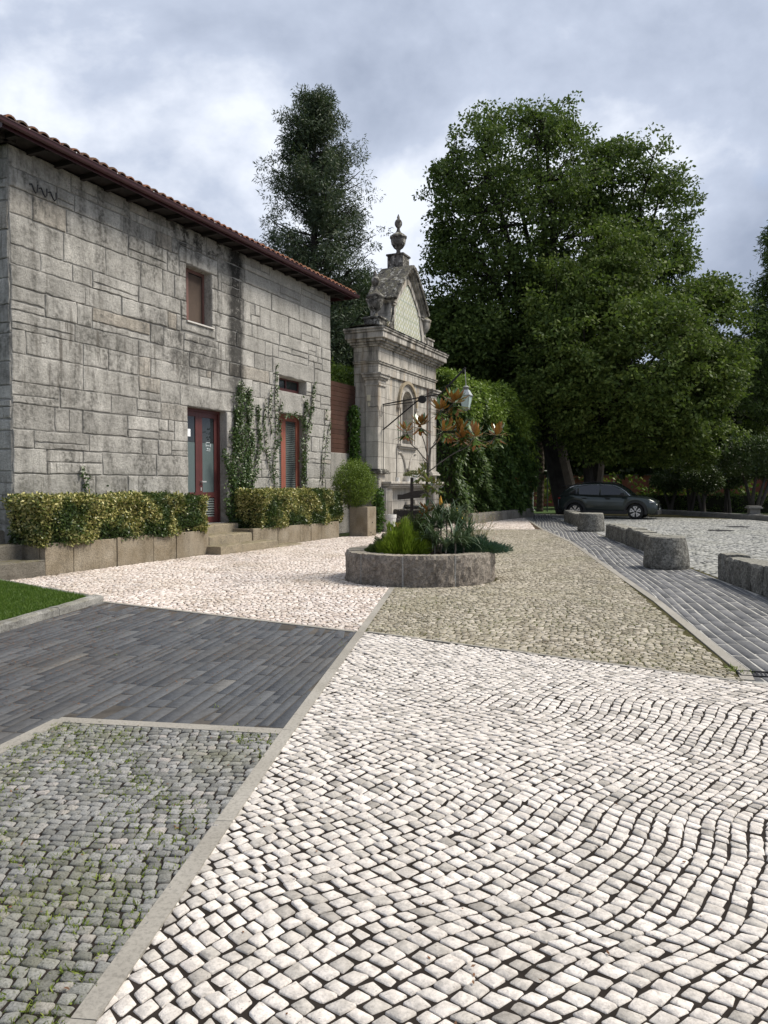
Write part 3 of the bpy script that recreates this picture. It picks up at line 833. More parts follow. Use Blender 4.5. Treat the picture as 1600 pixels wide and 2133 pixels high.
# depth limit: leaves are children of the door, panes merged at the same level
def flat(o):       # keep at most thing > part > sub-part
    for c in list(o.children): c.parent = o.parent
la = dl(x0 + .07, xm, 0, 'a'); lb = dl(xm, x1 - .07, 1, 'b'); flat(la); flat(lb)
m = MB(); m.box(xm + .04, xm + .08, REC - .05, REC, 1.62, 1.66); m.box(xm + .04, xm + .2, REC - .065, REC - .05, 1.625, 1.655); m.box(xm + .045, xm + .075, REC - .012, REC, 1.42, 1.5)
m.build('handle', plain('white_metal', (.6, .6, .58), .3, .5), door)
m = MB(); m.box(x0 + .22, x0 + .4, REC + .014, REC + .018, 2.72, 2.9); m.build('paper_notice', plain('paper', (.75, .78, .8), .8), door)
m = MB()
for (a, b, c, d) in ((.42, .56, 2.52, 2.535), (.42, .56, 2.6, 2.615), (.4, .415, 2.5, 2.6), (.58, .6, 2.5, 2.58), (.42, .58, 2.4, 2.412), (.44, .5, 2.44, 2.47), (.52, .58, 2.44, 2.46)):
    m.box(xm + a - .12, xm + b - .12, REC + .012, REC + .016, c, d)
m.build('pale_sticker', plain('sticker', (.5, .55, .56), .7), door)
# upper window
x0, x1, z0, z1 = OPEN['upper']
m = MB(); y = REC - .02
m.box(x0, x0 + .06, y, y + .08, z0, z1); m.box(x1 - .06, x1, y, y + .08, z0, z1); m.box(x0 + .06, x1 - .06, y, y + .08, z1 - .07, z1); m.box(x0 + .06, x1 - .06, y, y + .08, z0, z0 + .07)
m.box(x0 + .28, x0 + .36, y + .01, y + .07, z0 + .07, z1 - .07)
wf = m.build('window', plain('faded_red_brown_frame', (.16, .08, .065), .6, nz=.2, ns=9), bld, bevel=.004); wf['label'] = 'small upper window with a red brown frame'
m = MB(); m.box(x0 + .06, x1 - .06, y + .035, y + .045, z0 + .07, z1 - .07); m.build('pane', M_glass, wf)
m = MB(); m.box(x0 + .38, x1 - .08, y + .028, y + .033, z0 + .08, z1 - .1); m.build('blind', plain('tan_blind', (.075, .05, .035), .8, nz=.2, ns=3), wf)
m = MB(); m.box(x0 - .02, x1 + .04, -.07, .15, z0 - .035, z0 - .002); m.build('sill', granite('sill_stone', (.6, .58, .54), (.7, .68, .64), spk=.2, grime=.1, bumpd=.002), wf)
# slot window
x0, x1, z0, z1 = OPEN['slot']
m = MB(); y = REC + .02
m.box(x0, x1, y, y + .06, z0, z0 + .13); m.box(x0, x1, y, y + .06, z1 - .04, z1); m.box(x0, x0 + .05, y, y + .06, z0 + .13, z1 - .04); m.box(x1 - .05, x1, y, y + .06, z0 + .13, z1 - .04); m.box((x0 + x1) / 2, (x0 + x1) / 2 + .05, y, y + .06, z0 + .13, z1 - .04)
wf = m.build('window', M_maroon, bld); wf['label'] = 'low slot window above the shuttered opening'
m = MB(); m.box(x0 + .05, x1 - .05, y + .03, y + .04, z0 + .13, z1 - .04); m.build('pane', M_glass, wf)
# shutters
x0, x1, z0, z1 = OPEN['shut']
m = MB(); m.box(x0, x0 + .06, REC, REC + .08, z0, z1); m.box(x1 - .06, x1, REC, REC + .08, z0, z1); m.box(x0 + .06, x1 - .06, REC, REC + .08, z1 - .06, z1)
sh = m.build('shuttered_window', M_redwood, bld); sh['label'] = 'tall pair of red brown louvred shutters half hidden by ivy'
xm = x0 + .62
flat(leafdoor(sh, x0 + .06, xm, z0 + .02, z1 - .06, REC + .02, M_redwood, .12, low=.6, louvre_all=True))
flat(leafdoor(sh, xm, x1 - .06, z0 + .02, z1 - .06, REC + .02, M_redwood, .12, low=.6, louvre_all=True))

# roof: low hip, barrel tiles, soffit, rafters, gutter
OV = .55
gx0, gx1, gy0, gy1 = -OV, WLEN + OV, -OV, WDEP + OV
PR = .30; RZ0 = 7.585
m = MB()      # soffit boards
m.add([(gx0, gy0, 7.56), (gx1, gy0, 7.56), (gx1, gy1, 7.56), (gx0, gy1, 7.56)], [(3, 2, 1, 0)])
ridge = (gy1 - gy0) / 2; rh = RZ0 + ridge * PR
A_, B_, C_, D_ = (gx0, gy0, RZ0), (gx1, gy0, RZ0), (gx1, gy1, RZ0), (gx0, gy1, RZ0)
E_, F_ = (gx0 + ridge, gy0 + ridge, rh), (gx1 - ridge, gy0 + ridge, rh)
m.add([A_, B_, C_, D_, E_, F_], [(0, 1, 5, 4), (1, 2, 5), (2, 3, 4, 5), (3, 0, 4)])
m.build('roof', M_soffit, bld)
roof = bld.children[-1]
M_clip = plain('clip_white', (.55, .55, .55), .5)
x = gx0 + .3
while x < gx1 - .2:
    m = MB(); m.box(x, x + .09, gy0 + .06, -.03, 7.46, 7.555); m.build('rafter', M_soffit, roof); x += .62
for yy_ in np.arange(gy0 + .3, gy1 - .2, .62):
    m = MB(); m.box(-OV + .05, -.03, yy_, yy_ + .09, 7.46, 7.555); m.build('rafter', M_soffit, roof)
    m = MB(); m.box(WLEN + .03, gx1 - .05, yy_, yy_ + .09, 7.46, 7.555); m.build('rafter', M_soffit, roof)
# tile columns on the four slopes
m = MB()
def tilecol(px, py, dx, dy, length, w=.115):
    """half-round cover tile column going up the slope from eave point"""
    n = max(1, int(math.ceil(length / .36)))
    for i in range(n):
        if i > 3 and (px < 0 or px > WLEN) and False: break
        a = i * .36 - .03; b = min((i + 1) * .36 + .02, length)
        if b <= a + .05: break
        vs = []; k = 7
        for s_, rr, lift in ((a, w * rng.uniform(.96, 1.08), .03), (b, w * .85, .005)):
            for j in range(k):
                t = math.pi * j / (k - 1)
                o = rr * math.cos(t); z = RZ0 + s_ * PR + rr * .78 * math.sin(t) + lift
                vs.append((px + dx * s_ - dy * o, py + dy * s_ + dx * o, z))
        fs = [(j, j + 1, k + j + 1, k + j) for j in range(k - 1)]
        # thickness lip at the open lower end
        vs2 = []
        for j in range(k):
            t = math.pi * j / (k - 1); o = w * .8 * math.cos(t); z = RZ0 + a * PR + w * .6 * math.sin(t) + .025
            vs2.append((px + dx * a - dy * o, py + dy * a + dx * o, z))
        b0 = len(vs); vs += vs2; fs += [(j + 1, j, b0 + j, b0 + j + 1) for j in range(k - 1)]
        m.add(vs, fs)
sp = .235
x = gx0 + .1
while x < gx1:
    L = min(ridge, x - gx0, gx1 - x); 
    if L > .08: tilecol(x + rng.normal(0, .008), gy0 - .05, 0, 1, L + .05)
    if L > .08: tilecol(x, gy1 + .05, 0, -1, L)
    x += sp
yv = gy0 + .1
while yv < gy1:
    L = min(ridge, yv - gy0, gy1 - yv)
    if L > .08: tilecol(gx1 + .05, yv, -1, 0, L); tilecol(gx0 - .05, yv, 1, 0, L)
    yv += sp
m.build('roof_tiles', M_tile, roof, smooth=False)
# gutter and fascia
m = MB()
for (a, b, c, d) in ((gx0 - .02, gx1 + .02, gy0 - .02, gy0), (gx0 - .02, gx1 + .02, gy1, gy1 + .02)): m.box(a, b, c, d, 7.46, 7.595)
for (a, b) in ((gx0 - .02, gx0), (gx1, gx1 + .02)): m.box(a, b, gy0, gy1, 7.461, 7.594)
m.build('fascia', M_gutter, roof)
prof = [(x_ * .8, z_ * .8) for x_, z_ in [(0, .0), (-.035, -.045), (-.09, -.06), (-.135, -.03), (-.15, .03), (-.165, .04), (-.165, .055), (-.14, .052), (-.13, .0), (-.085, -.04), (-.03, -.02), (-.01, .02)]]
def gut(m, y0, sgn, x0, x1, zz=7.54):
    n = len(prof); X = np.linspace(x0, x1, 2); vs = []
    for x in X: vs += [(x, y0 + sgn * p, zz + q) for p, q in prof]
    m.add(vs, [(i, (i + 1) % n, n + (i + 1) % n, n + i) for i in range(n)] + [tuple(range(n)), tuple(range(2 * n - 1, n - 1, -1))])
m = MB(); gut(m, gy0 - .02, 1, gx0 - .15, gx1 + .15)
n = len(prof)
vs = []
for yq in (gy0 - .1, gy1): vs += [(gx1 + .02 - p, yq, 7.54 + q) for p, q in prof]
m.add(vs, [(i, (i + 1) % n, n + (i + 1) % n, n + i) for i in range(n)] + [tuple(range(n)), tuple(range(2 * n - 1, n - 1, -1))])
m.build('gutter', M_gutter, roof)
for x in np.arange(gx0 + .4, gx1, 1.02):
    m = MB(); m.box(x, x + .02, gy0 - .156, gy0 - .151, 7.57, 7.59)
    m.build('gutter_clip', M_clip, roof)
# wires on the wall: three iron hooks
for i in range(3):
    hk = MB()
    s0, zz = .42 + i * .21, 6.96 + .0 * i
    path = [(s0, .0, zz), (s0 + .01, -.08, zz), (s0 + .04, -.1, zz - .1), (s0 + .08, -.1, zz - .14), (s0 + .12, -.1, zz - .1), (s0 + .12, -.1, zz + .02)]
    hk.tube(path, .014, 6)
    hk.build('wall_hook', M_iron, bld)
# bird-like tile finial at the near eave corner omitted; stains carried by the stone material

# ---------------------------------------------------------------- planters, steps (front line)
PL0 = plA
def plp(s, o=0.): return PL0 + bd * s + bn * o
M_plant = granite('planter_stone', (.26, .21, .14), (.40, .35, .27), tint=(.42, .29, .12), grime=.6, streak=True, gcol=(.08, .07, .05), moss=.2, bumpd=.012, gscale=2.2)
M_step = granite('step_stone', (.27, .25, .21), (.42, .39, .34), tint=(.36, .3, .2), grime=.55, moss=.45, bumpd=.014, gscale=2.6)
M_soil = plain('soil', (.03, .022, .015), .95, spec=.1, nz=.4, ns=12, bump=.02)
def planter(label, s0, s1, h, seed):
    p = plp(s0); t = thing('stone_planter', label, 'planter', (p[0], p[1], 0), RZ)
    L = s1 - s0
    r = random.Random(seed); xs = [0]
    while xs[-1] < L - .3: xs.append(min(L, xs[-1] + r.uniform(.55, 1.15)))
    xs[-1] = L
    for a, b in zip(xs[:-1], xs[1:]):
        m = MB(); m.box(a + .006, b - .006, 0 + r.uniform(0, .015), .14, -.02, h + r.uniform(-.012, .012)); m.build('slab', M_plant, t, bevel=.012)
    m = MB(); m.box(0, .12, .15, .93, -.02, h - .004); m.box(L - .12, L, .15, .93, -.02, h - .004); m.build('end_slab', M_plant, t, bevel=.01)
    m = MB(); m.box(.12, L - .12, .14, .93, 0, h - .06); m.build('soil', M_soil, t)
    return t
planter('long stone planter left of the door steps, under the longer variegated hedge', 0.0, 4.5, .55, 1)
planter('stone planter right of the door steps, under the shorter variegated hedge', 6.25, 10.75, .48, 2)
def slabbox(m, x0, x1, y0, y1, z0, z1):
    m.box(x0, x1, y0, y1, z0, z1)
p = plp(0)
t = thing('door_steps', 'worn stone steps leading up to the maroon glazed door', 'steps', (p[0], p[1], 0), RZ)
def worn(name, x0, x1, y0, y1, z0, z1, par, mat=M_step, nx=14, ny=4, j=.008, bev=.025):
    """slab with a slightly uneven top and rounded worn nose"""
    X = np.linspace(x0, x1, nx); vs = []; 
    prof = [(y0 + .004, z0), (y0, z0 + (z1 - z0) * .35), (y0 + .003, z1 - bev * 1.2), (y0 + bev * .6, z1 - bev * .3), (y0 + bev * 1.6, z1), ((y0 + y1) / 2, z1 + .002), (y1, z1), (y1, z0)]
    k = len(prof)
    for x in X:
        q = rng.normal(0, j, (k, 2)) * .7; ed = .012 if x in (x0, x1) else 0
        for i, (yy_, zz) in enumerate(prof): vs.append((x + (rng.normal(0, j * .4) if 0 < i < 7 else 0), yy_ + q[i, 0] * (i < 5), zz + q[i, 1] * (1 < i < 7) - ed * (1 < i < 7)))
    fs = [tuple(range(k)), tuple((nx - 1) * k + i for i in range(k - 1, -1, -1))]
    for a in range(nx - 1):
        for i in range(k): fs.append((a * k + i, (a + 1) * k + i, (a + 1) * k + (i + 1) % k, a * k + (i + 1) % k))
    m = MB(); m.add(vs, fs); return m.build(name, mat, par)
worn('step', 4.42, 6.75, -.38, .25, -.02, .2, t)
worn('step', 4.54, 6.22, .02, .66, -.02, .41, t)
worn('step', 4.95, 6.5, .62, 1.2, -.02, .61, t)
worn('step', 6.75, 7.9, -.42, .0, -.02, .05, t)
t = thing('side_steps', 'dark worn stone steps at the left edge by the corner of the building', 'steps', (p[0], p[1], 0), RZ)
M_dstep = granite('dark_step_stone', (.14, .125, .1), (.27, .25, .21), grime=.7, moss=.6, bumpd=.02)
worn('step', -3.4, .0 - .02, -.02, .45, -.02, .29, t, M_dstep)
worn('step', -3.4, -.12, .42, .85, -.02, .55, t, M_dstep)
worn('step', -3.4, -.1, .85, 1.5, -.02, .78, t, M_dstep)

# hedges
M_hedge = leafmat('variegated_leaves', [(.05, .08, .018), (.11, .14, .03), (.4, .38, .12), (.55, .5, .22), (.22, .2, .05), (.08, .11, .025)], .38, .15,
                  patch=[(.025, .05, .012), (.045, .075, .02), (.06, .09, .02)], pscale=1.15)
M_core = leafmat('hedge_interior', [(.014, .018, .008), (.025, .024, .012)], .9, 0)  # near-black, shade deep in the hedge put into the colour
def hedge(name, label, s0, s1, o0, o1, z0, z1, n, mat=M_hedge, L=.075, cat='hedge', bot=.06):
    p = plp(s0); t = thing(name, label, cat, (p[0], p[1], 0), RZ); Ln = s1 - s0
    # o outwards from planter line: local y = -o
    ya, yb = -o1, -o0
    def face(k, fx):
        q = rng.random((k, 2)); return fx(q[:, 0], q[:, 1])
    A_f = Ln * (z1 - z0); A_t = Ln * (yb - ya); A_e = (yb - ya) * (z1 - z0); tot = A_f + A_t + 2 * A_e
    nf, nt_, ne = int(n * A_f / tot * 1.25), int(n * A_t / tot), int(n * A_e / tot)
    cols = []
    q = rng.random((nf, 2)); cols.append((np.stack([q[:, 0] * Ln, np.full(nf, ya), z0 + (z1 - z0) * q[:, 1]], 1), (0, -1, 0)))
    q = rng.random((nt_, 2)); cols.append((np.stack([q[:, 0] * Ln, ya + (yb - ya) * q[:, 1], np.full(nt_, z1)], 1), (0, 0, 1)))
    for x, sx in ((0, -1), (Ln, 1)):
        q = rng.random((ne, 2)); cols.append((np.stack([np.full(ne, x), ya + (yb - ya) * q[:, 0], z0 + (z1 - z0) * q[:, 1]], 1), (sx, 0, 0)))
    V = []
    for P, nn in cols:
        nn = np.array(nn, float); k = len(P)
        wob = .035 * (np.sin(P[:, 0] * 2.7) + np.sin(P[:, 0] * 5.3 + P[:, 2] * 6) + np.sin(P[:, 2] * 5)) 
        if nn[1] < 0 or abs(nn[0]) > 0: wob = wob - .10 * np.clip((z0 + .22 - P[:, 2]) / .22, 0, 1) + rng.uniform(0, 1, k) * 0
        P = P + nn * (wob + rng.normal(0, .028, k) - .02)[:, None]
        c = np.clip((P[:, 2] - (z1 - .08)) / .08, 0, 1)
        P[:, 2] += rng.normal(0, .012, k) 
        d = unit(nn * .45 + rand_dir(k) * .8 + np.array([0, 0, .1])); nr = nn + rand_dir(k) * .75
        V.append(leaves(P, d, nr, L * rng.uniform(.6, 1.3, k), L * .55, 'hex', .12))
    leaf_obj('foliage', V, mat, t)
    m = MB(); m.box(.09, Ln - .09, ya + .1, yb, z0 + .02, z1 - .08); m.build('dark_core', M_core, t)  # solid dark box filling the hedge, stands for shade behind the leaves
    # inner leaves for depth
    return t
hedge('hedge', 'long box hedge of yellow and green variegated leaves along the left planter', -.08, 4.42, -.82, .04, .5, 1.30, 26000, L=.06)
hedge('hedge', 'shorter box hedge of yellow and green variegated leaves right of the door', 6.62, 10.95, -.82, .02, .45, 1.36, 23000, L=.06)

# ivy on the wall
M_ivy = leafmat('ivy_leaves', [(.02, .045, .012), (.035, .07, .018), (.05, .09, .02), (.08, .12, .03)], .4, .15)
M_twig = plain('grey_twigs', (.16, .14, .115), .9, nz=.3)
def wallpt(u, v):
    r = ray(u, v); A = np.array([[r[0], -bd[0]], [r[1], -bd[1]]]); t_, s_ = np.linalg.solve(A, W0 + bn * .03); return s_, EYE + r[2] * t_
def ivy(label, strands, dens, L=.055, name='climbing_ivy', mat=M_ivy):
    t = thing(name, label, 'climbing plant', (W0[0], W0[1], 0), RZ)
    tw = MB(); V = []
    for pts, w in strands:
        P = np.array([wallpt(*p) for p in pts]); seg = np.linalg.norm(np.diff(P, axis=0), axis=1).sum()
        n = int(seg * dens * (w + .05) * 8); tt = np.sort(rng.random(n)); 
        cum = np.concatenate([[0], np.cumsum(np.linalg.norm(np.diff(P, axis=0), axis=1))]) / seg
        x = np.interp(tt, cum, P[:, 0]); z = np.interp(tt, cum, P[:, 1])
        ww = w * (1.15 - .85 * tt) * (.65 + .35 * np.sin(tt * 23 + w * 40))
        p3 = np.stack([x + rng.normal(0, 1, n) * ww * .5, -rng.uniform(.03, .09 + w * .15, n), z + rng.normal(0, .05, n)], 1)
        d = unit(rand_dir(n) + np.array([0, -.3, -.4])); nr = np.array([[0, -1., .4]]) + rand_dir(n) * .6
        V.append(leaves(p3, d, nr, L * rng.uniform(.6, 1.4, n), L * .8, 'hex', .1))
        Q = np.stack([P[:, 0], np.full(len(P), -.035), P[:, 1]], 1)
        Q2 = np.stack([np.interp(np.linspace(0, 1, 12), cum, Q[:, k]) for k in range(3)], 1); Q2[:, 0] += rng.normal(0, .02, 12)
        tw.tube(Q2, np.linspace(.011, .004, 12), 5)
    leaf_obj('foliage', V, mat, t); tw.build('stems', M_twig, t)
    return t
ivy('dense column of dark green ivy between the glazed door and the shuttered window',
    [([(498, 1075), (497, 960), (496, 870), (497, 800)], .62), ([(505, 1050), (512, 950), (515, 880), (514, 812)], .5), ([(490, 1075), (482, 1000), (470, 960), (462, 940)], .34),
     ([(482, 1060), (485, 980), (487, 900), (490, 850)], .4), ([(515, 1040), (530, 980), (538, 930), (536, 880), (534, 845)], .2), ([(500, 1090), (478, 1080), (468, 1040)], .3), ([(505, 1070), (510, 1000), (520, 940), (524, 905)], .4)], 95)
ivy('thin bare-stemmed ivy strands reaching high to the left of the shuttered window',
    [([(574, 1015), (568, 960), (575, 900), (573, 840), (575, 758)], .14), ([(566, 1000), (553, 930), (548, 880), (552, 835)], .13), ([(560, 950), (545, 930), (538, 880), (540, 850)], .06), ([(575, 940), (582, 915), (580, 870), (586, 830)], .09), ([(565, 905), (560, 860), (562, 810)], .1)], 60)
ivy('ivy draped around the right jamb and lintel of the shuttered window',
    [([(628, 1020), (634, 960), (640, 900), (648, 860), (652, 800)], .17), ([(630, 1000), (628, 930), (632, 880), (636, 835)], .2), ([(640, 890), (622, 868), (605, 862), (588, 868)], .1), ([(645, 865), (640, 850), (628, 825)], .1)], 80)
ivy('thin ivy strand climbing near the far corner of the building',
    [([(672, 1010), (675, 960), (682, 905), (688, 870)], .05), ([(668, 1000), (672, 930), (676, 890), (680, 850)], .035)], 45)
ivy('small ivy sprig growing on the wall above the long hedge',
    [([(180, 1035), (176, 1010), (172, 985), (168, 968)], .14)], 60)
ivy('tiny ivy sprigs peeping over the right end of the long hedge', [([(272, 1035), (270, 1022)], .1), ([(225, 1035), (222, 1022)], .2)], 60)

# round clipped shrub in the end box and the box itself
bx = G(775, 1117)
t = thing('stone_box', 'square upright stone box with small holes beside the round green shrub', 'stone box', (bx[0], bx[1], 0), RZ)
m = MB(); m.box(-.31, .31, .0, .62, -.02, .9); m.build('body', M_plant, t, bevel=.02)
m = MB(); m.lathe([(.03, 0), (.03, .006)], (0, 0, 0), 10)
for hx, hz in ((.02, .42), (-.08, .12), (.06, .05)):
    h = MB(); h.tube([(hx, -.0, hz), (hx, -.008, hz)], .022, 10); h.build('hole', M_dark, t)
M_shrub = leafmat('bright_shrub_leaves', [(.07, .12, .015), (.12, .19, .02), (.2, .27, .04), (.06, .1, .02)], .5, .25)
def ball_shrub(name, label, c, rad, n, mat, L=.05, cat='shrub', nstem=7, asp=.5):
    t = thing(name, label, cat, (c[0], c[1], 0))
    e = [(0, 0, c[2], rad[0], rad[1], rad[2])]
    P = env_points(e, n // 14, .5, .07); leaf_obj('foliage', clumps(P, .11, 14, L, asp, 1.0, .4), mat, t)
    m = MB()
    for k in range(nstem):
        a = rng.uniform(0, 6.28); limb(m, (.03 * math.cos(a), .03 * math.sin(a), max(0, c[2] - rad[2] - .4)), (rad[0] * .7 * math.cos(a), rad[1] * .7 * math.sin(a), c[2] + rng.uniform(-.2, .4) * rad[2]), .014, .004, .1, 5)
    m.build('stems', M_twig, t); return t
sc_ = G(740, 1108)
ball_shrub('round_shrub', 'rounded bright green shrub behind the square stone box', (at(738, 1010, 23.6)[0], 23.6, 1.55), (.66, .62, .74), 22000, M_shrub, .045)
ivy_v = at(788, 1085, 24.6)
def vine_mass(name, label, c, size, n, mat, L=.07, cat='climbing plant'):
    t = thing(name, label, cat, (c[0], c[1], 0), RZ)
    P = rng.uniform(-1, 1, (n // 6, 3)) * np.array(size) * .5 + np.array([0, 0, c[2]])
    leaf_obj('foliage', clumps(P, .09, 6, L, .8, 1, .2, 'hex'), mat, t)
    m = MB(); 
    for k in range(4): limb(m, (rng.normal(0, .05), 0, .0), (rng.normal(0, size[0] * .3), 0, c[2] + size[2] * .4), .012, .005, .05, 5)
    m.build('stems', M_twig, t); return t
M_vine = leafmat('vine_leaves', [(.03, .07, .015), (.05, .11, .02), (.08, .15, .025)], .45, .2)
vine_mass('vine', 'green vine hanging down behind the square stone box at the foot of the shrine', (ivy_v[0], 24.6, .75), (.35, .2, 1.3), 1500, M_vine, .075)

# slatted fence between building and shrine
CS = np.array([-.16, 25.58])
f0 = W0 + bd * (WLEN + .22) - bn * .05; f1 = CS - bn * .9 + bd * .05
fl = np.linalg.norm(f1 - f0); fa = math.atan2(*(f1 - f0)[::-1])
t = thing('slatted_fence', 'brown horizontal board fence between the building corner and the shrine', 'fence', (f0[0], f0[1], 0), fa)
M_slat = granite('fence_wood', (.06, .028, .02), (.095, .048, .034), spk=.3, sscale=30, grime=.3, bumpd=.004, isl=.5)
m = MB()
for i in range(15): m.box(.02, fl - .02, 0, .025, 2.6 + i * .152, 2.6 + i * .152 + .143)
m.build('boards', M_slat, t)
m = MB(); m.box(.02, .1, .03, .1, 0, 4.88); m.box(fl - .1, fl - .02, .03, .1, 0, 4.88); m.build('posts', M_slat, t)
t2 = thing('low_wall', 'rough grey rendered wall under the brown board fence', 'wall', (f0[0], f0[1], 0), fa)
m = MB(); m.box(0, fl, -.04, .2, -.02, 2.6); m.build('body', granite('render', (.3, .29, .26), (.42, .4, .36), grime=.7, streak=True), t2, bevel=.02)

# ================================================================ SHRINE (wall fountain)
def ashlar(name, c1, c2, bw=.95, bh=.5, grime=1.0, plane='xz', top=True):
    t = NT(name); co = t.xyz()
    cmb = t.n.new('ShaderNodeCombineXYZ'); t.l.new(t.math('ADD', co[0], co[1]), cmb.inputs[0]); t.l.new(co[2], cmb.inputs[1])
    br = t.n.new('ShaderNodeTexBrick'); br.inputs['Scale'].default_value = 1; br.inputs['Brick Width'].default_value = bw; br.inputs['Row Height'].default_value = bh
    br.inputs['Mortar Size'].default_value = .008; br.inputs['Mortar Smooth'].default_value = .4; br.offset = .37
    br.inputs['Color1'].default_value = (*c1, 1); br.inputs['Color2'].default_value = (*c2, 1); br.inputs['Mortar'].default_value = (.2, .185, .165, 1)
    t.l.new(cmb.outputs[0], br.inputs['Vector'])
    c = t.mix(.35, br.outputs['Color'], t.ramp(t.noise(2.5, 6, .65), [(.35, .45), (.6, 1.)]), 'MULTIPLY')
    c = t.mix(.3, c, t.ramp(t.noise(40, 4, .7), [(.36, .3), (.55, 1.)]), 'MULTIPLY')
    v = t.coord((3.5, 3.5, .6))
    hi = t.ramp(t.math('DIVIDE', co[2], 8.0), [(.1, .45), (.5, .35), (.68, .8), (.78, 1.)])
    g = t.math('MULTIPLY', t.ramp(t.noise(1.3, 6, .65, v), [(.42, 0.), (.62, 1.)]), hi)
    c = t.mix(t.math('MULTIPLY', g, grime), c, (.1, .095, .085))
    rust = t.math('MULTIPLY', t.ramp(t.noise(1.1, 5, .6, t.coord((2, 2, .5), loc=(4, 1, 2))), [(.56, 0.), (.7, .5)]), .8)
    c = t.mix(rust, c, (.38, .27, .15))
    if top:
        geo = t.n.new('ShaderNodeNewGeometry'); nz = t.xyz(geo.outputs['Normal'])[2]
        mk = t.math('MULTIPLY', t.ramp(nz, [(.25, 0.), (.6, 1.)]), t.ramp(t.noise(4, 6, .7), [(.36, .2), (.55, 1.)]))
        mk = t.math('MULTIPLY', mk, t.ramp(t.math('DIVIDE', co[2], 8.0), [(.6, 0.), (.75, 1.)]))
        c = t.mix(mk, c, t.ramp(t.noise(14, 5, .7), [(.35, (.03, .032, .016)), (.5, (.09, .085, .03)), (.62, (.2, .19, .15))]))
    h = t.math('SUBTRACT', t.math('MULTIPLY', t.noise(30, 5, .7), .5), t.math('MULTIPLY', br.outputs['Fac'], 1.0))
    t.bump(h, .7, .012)
    return t.done(c, .85, .2)
M_shr = ashlar('shrine_limestone', (.46, .43, .38), (.58, .55, .49))
M_shm = ashlar('shrine_moulding', (.5, .47, .42), (.58, .55, .5), bw=1.4, bh=9)
def lichen_mat():
    t = NT('lichen_stone')
    c = t.mix(t.ramp(t.noise(5, 6, .75), [(.4, 0.), (.6, 1.)]), (.04, .038, .034), (.2, .19, .17))
    c = t.mix(t.ramp(t.noise(6.5, 5, .6, t.coord((1, 1, 1), loc=(7, 3, 2))), [(.56, 0.), (.6, .85)]), c, (.42, .41, .37))
    geo = t.n.new('ShaderNodeNewGeometry'); nz = t.xyz(geo.outputs['Normal'])[2]
    mk = t.math('MULTIPLY', t.ramp(nz, [(.25, 0.), (.6, 1.)]), t.ramp(t.noise(5, 6, .7), [(.48, 0.), (.6, .8)]))
    c = t.mix(mk, c, t.ramp(t.noise(22, 4, .7), [(.38, (.035, .038, .018)), (.52, (.1, .09, .04)), (.64, (.28, .27, .22))]))
    t.bump(t.math('ADD', t.noise(9, 5, .75), t.math('MULTIPLY', t.noise(40, 4, .7), .4)), 1.0, .06)
    return t.done(c, .95, .1)
M_shg = lichen_mat()
shr = thing('fountain_shrine', 'tall ornate limestone wall fountain with curved tiled gable and stone urns', 'shrine', (CS[0], CS[1], 0), RZ)
BW = 5.4; YF = .12; YB = .95
ncx, nr, nsp, nz0 = 2.65, .48, 4.45, 3.04       # niche centre, radius, spring height, sill
m = MB()
m.box(.05, ncx - nr, YF, YB, 0, 6.2); m.box(ncx + nr, BW - .05, YF, YB, 0, 6.2); m.box(ncx - nr, ncx + nr, YF, YB, 0, nz0)
arc = [(ncx + nr * math.cos(a), nsp + nr * math.sin(a)) for a in np.linspace(0, math.pi, 17)]
for (xa, za), (xb, zb) in zip(arc[:-1], arc[1:]): m.prism_xz([(xb, zb), (xa, za), (xa, 6.2), (xb, 6.2)], YF, YB)
m.box(ncx - nr, ncx + nr, YF + .35, YB, nz0, nsp + nr)
m.build('body', M_shr, shr)
# inner frame of the niche and the arch moulding
def archband(r0, r1, y0, y1, z0, mat, name):
    m = MB(); A = np.linspace(0, math.pi, 21)
    for a, b in zip(A[:-1], A[1:]):
        m.prism_xz([(ncx + r0 * math.cos(b), nsp + r0 * math.sin(b)), (ncx + r0 * math.cos(a), nsp + r0 * math.sin(a)), (ncx + r1 * math.cos(a), nsp + r1 * math.sin(a)), (ncx + r1 * math.cos(b), nsp + r1 * math.sin(b))], y0, y1)
    m.box(ncx - r1, ncx - r0, y0, y1, z0, nsp); m.box(ncx + r0, ncx + r1, y0, y1, z0, nsp)
    return m.build(name, mat, shr)
archband(.50, .60, .085, .13, nz0, M_shm, 'niche_frame')
archband(.72, .80, .09, .14, nz0, M_shm, 'niche_frame')
archband(.76, .86, .03, .12, 4.4, granite('ochre_arch', (.4, .33, .22), (.5, .43, .32), grime=.3), 'arch_moulding')
m = MB(); m.box(ncx - .92, ncx - .7, .0, .12, 4.28, 4.4); m.box(ncx + .7, ncx + .92, .0, .12, 4.28, 4.4)
m.build('imposts', M_shm, shr, bevel=.01)
m = MB(); m.box(ncx - .9, ncx + .9, -.04, .12, 2.93, 3.03); m.box(ncx - .84, ncx + .84, .02, .12, 2.86, 2.93); m.build('niche_sill', M_shm, shr, bevel=.012)
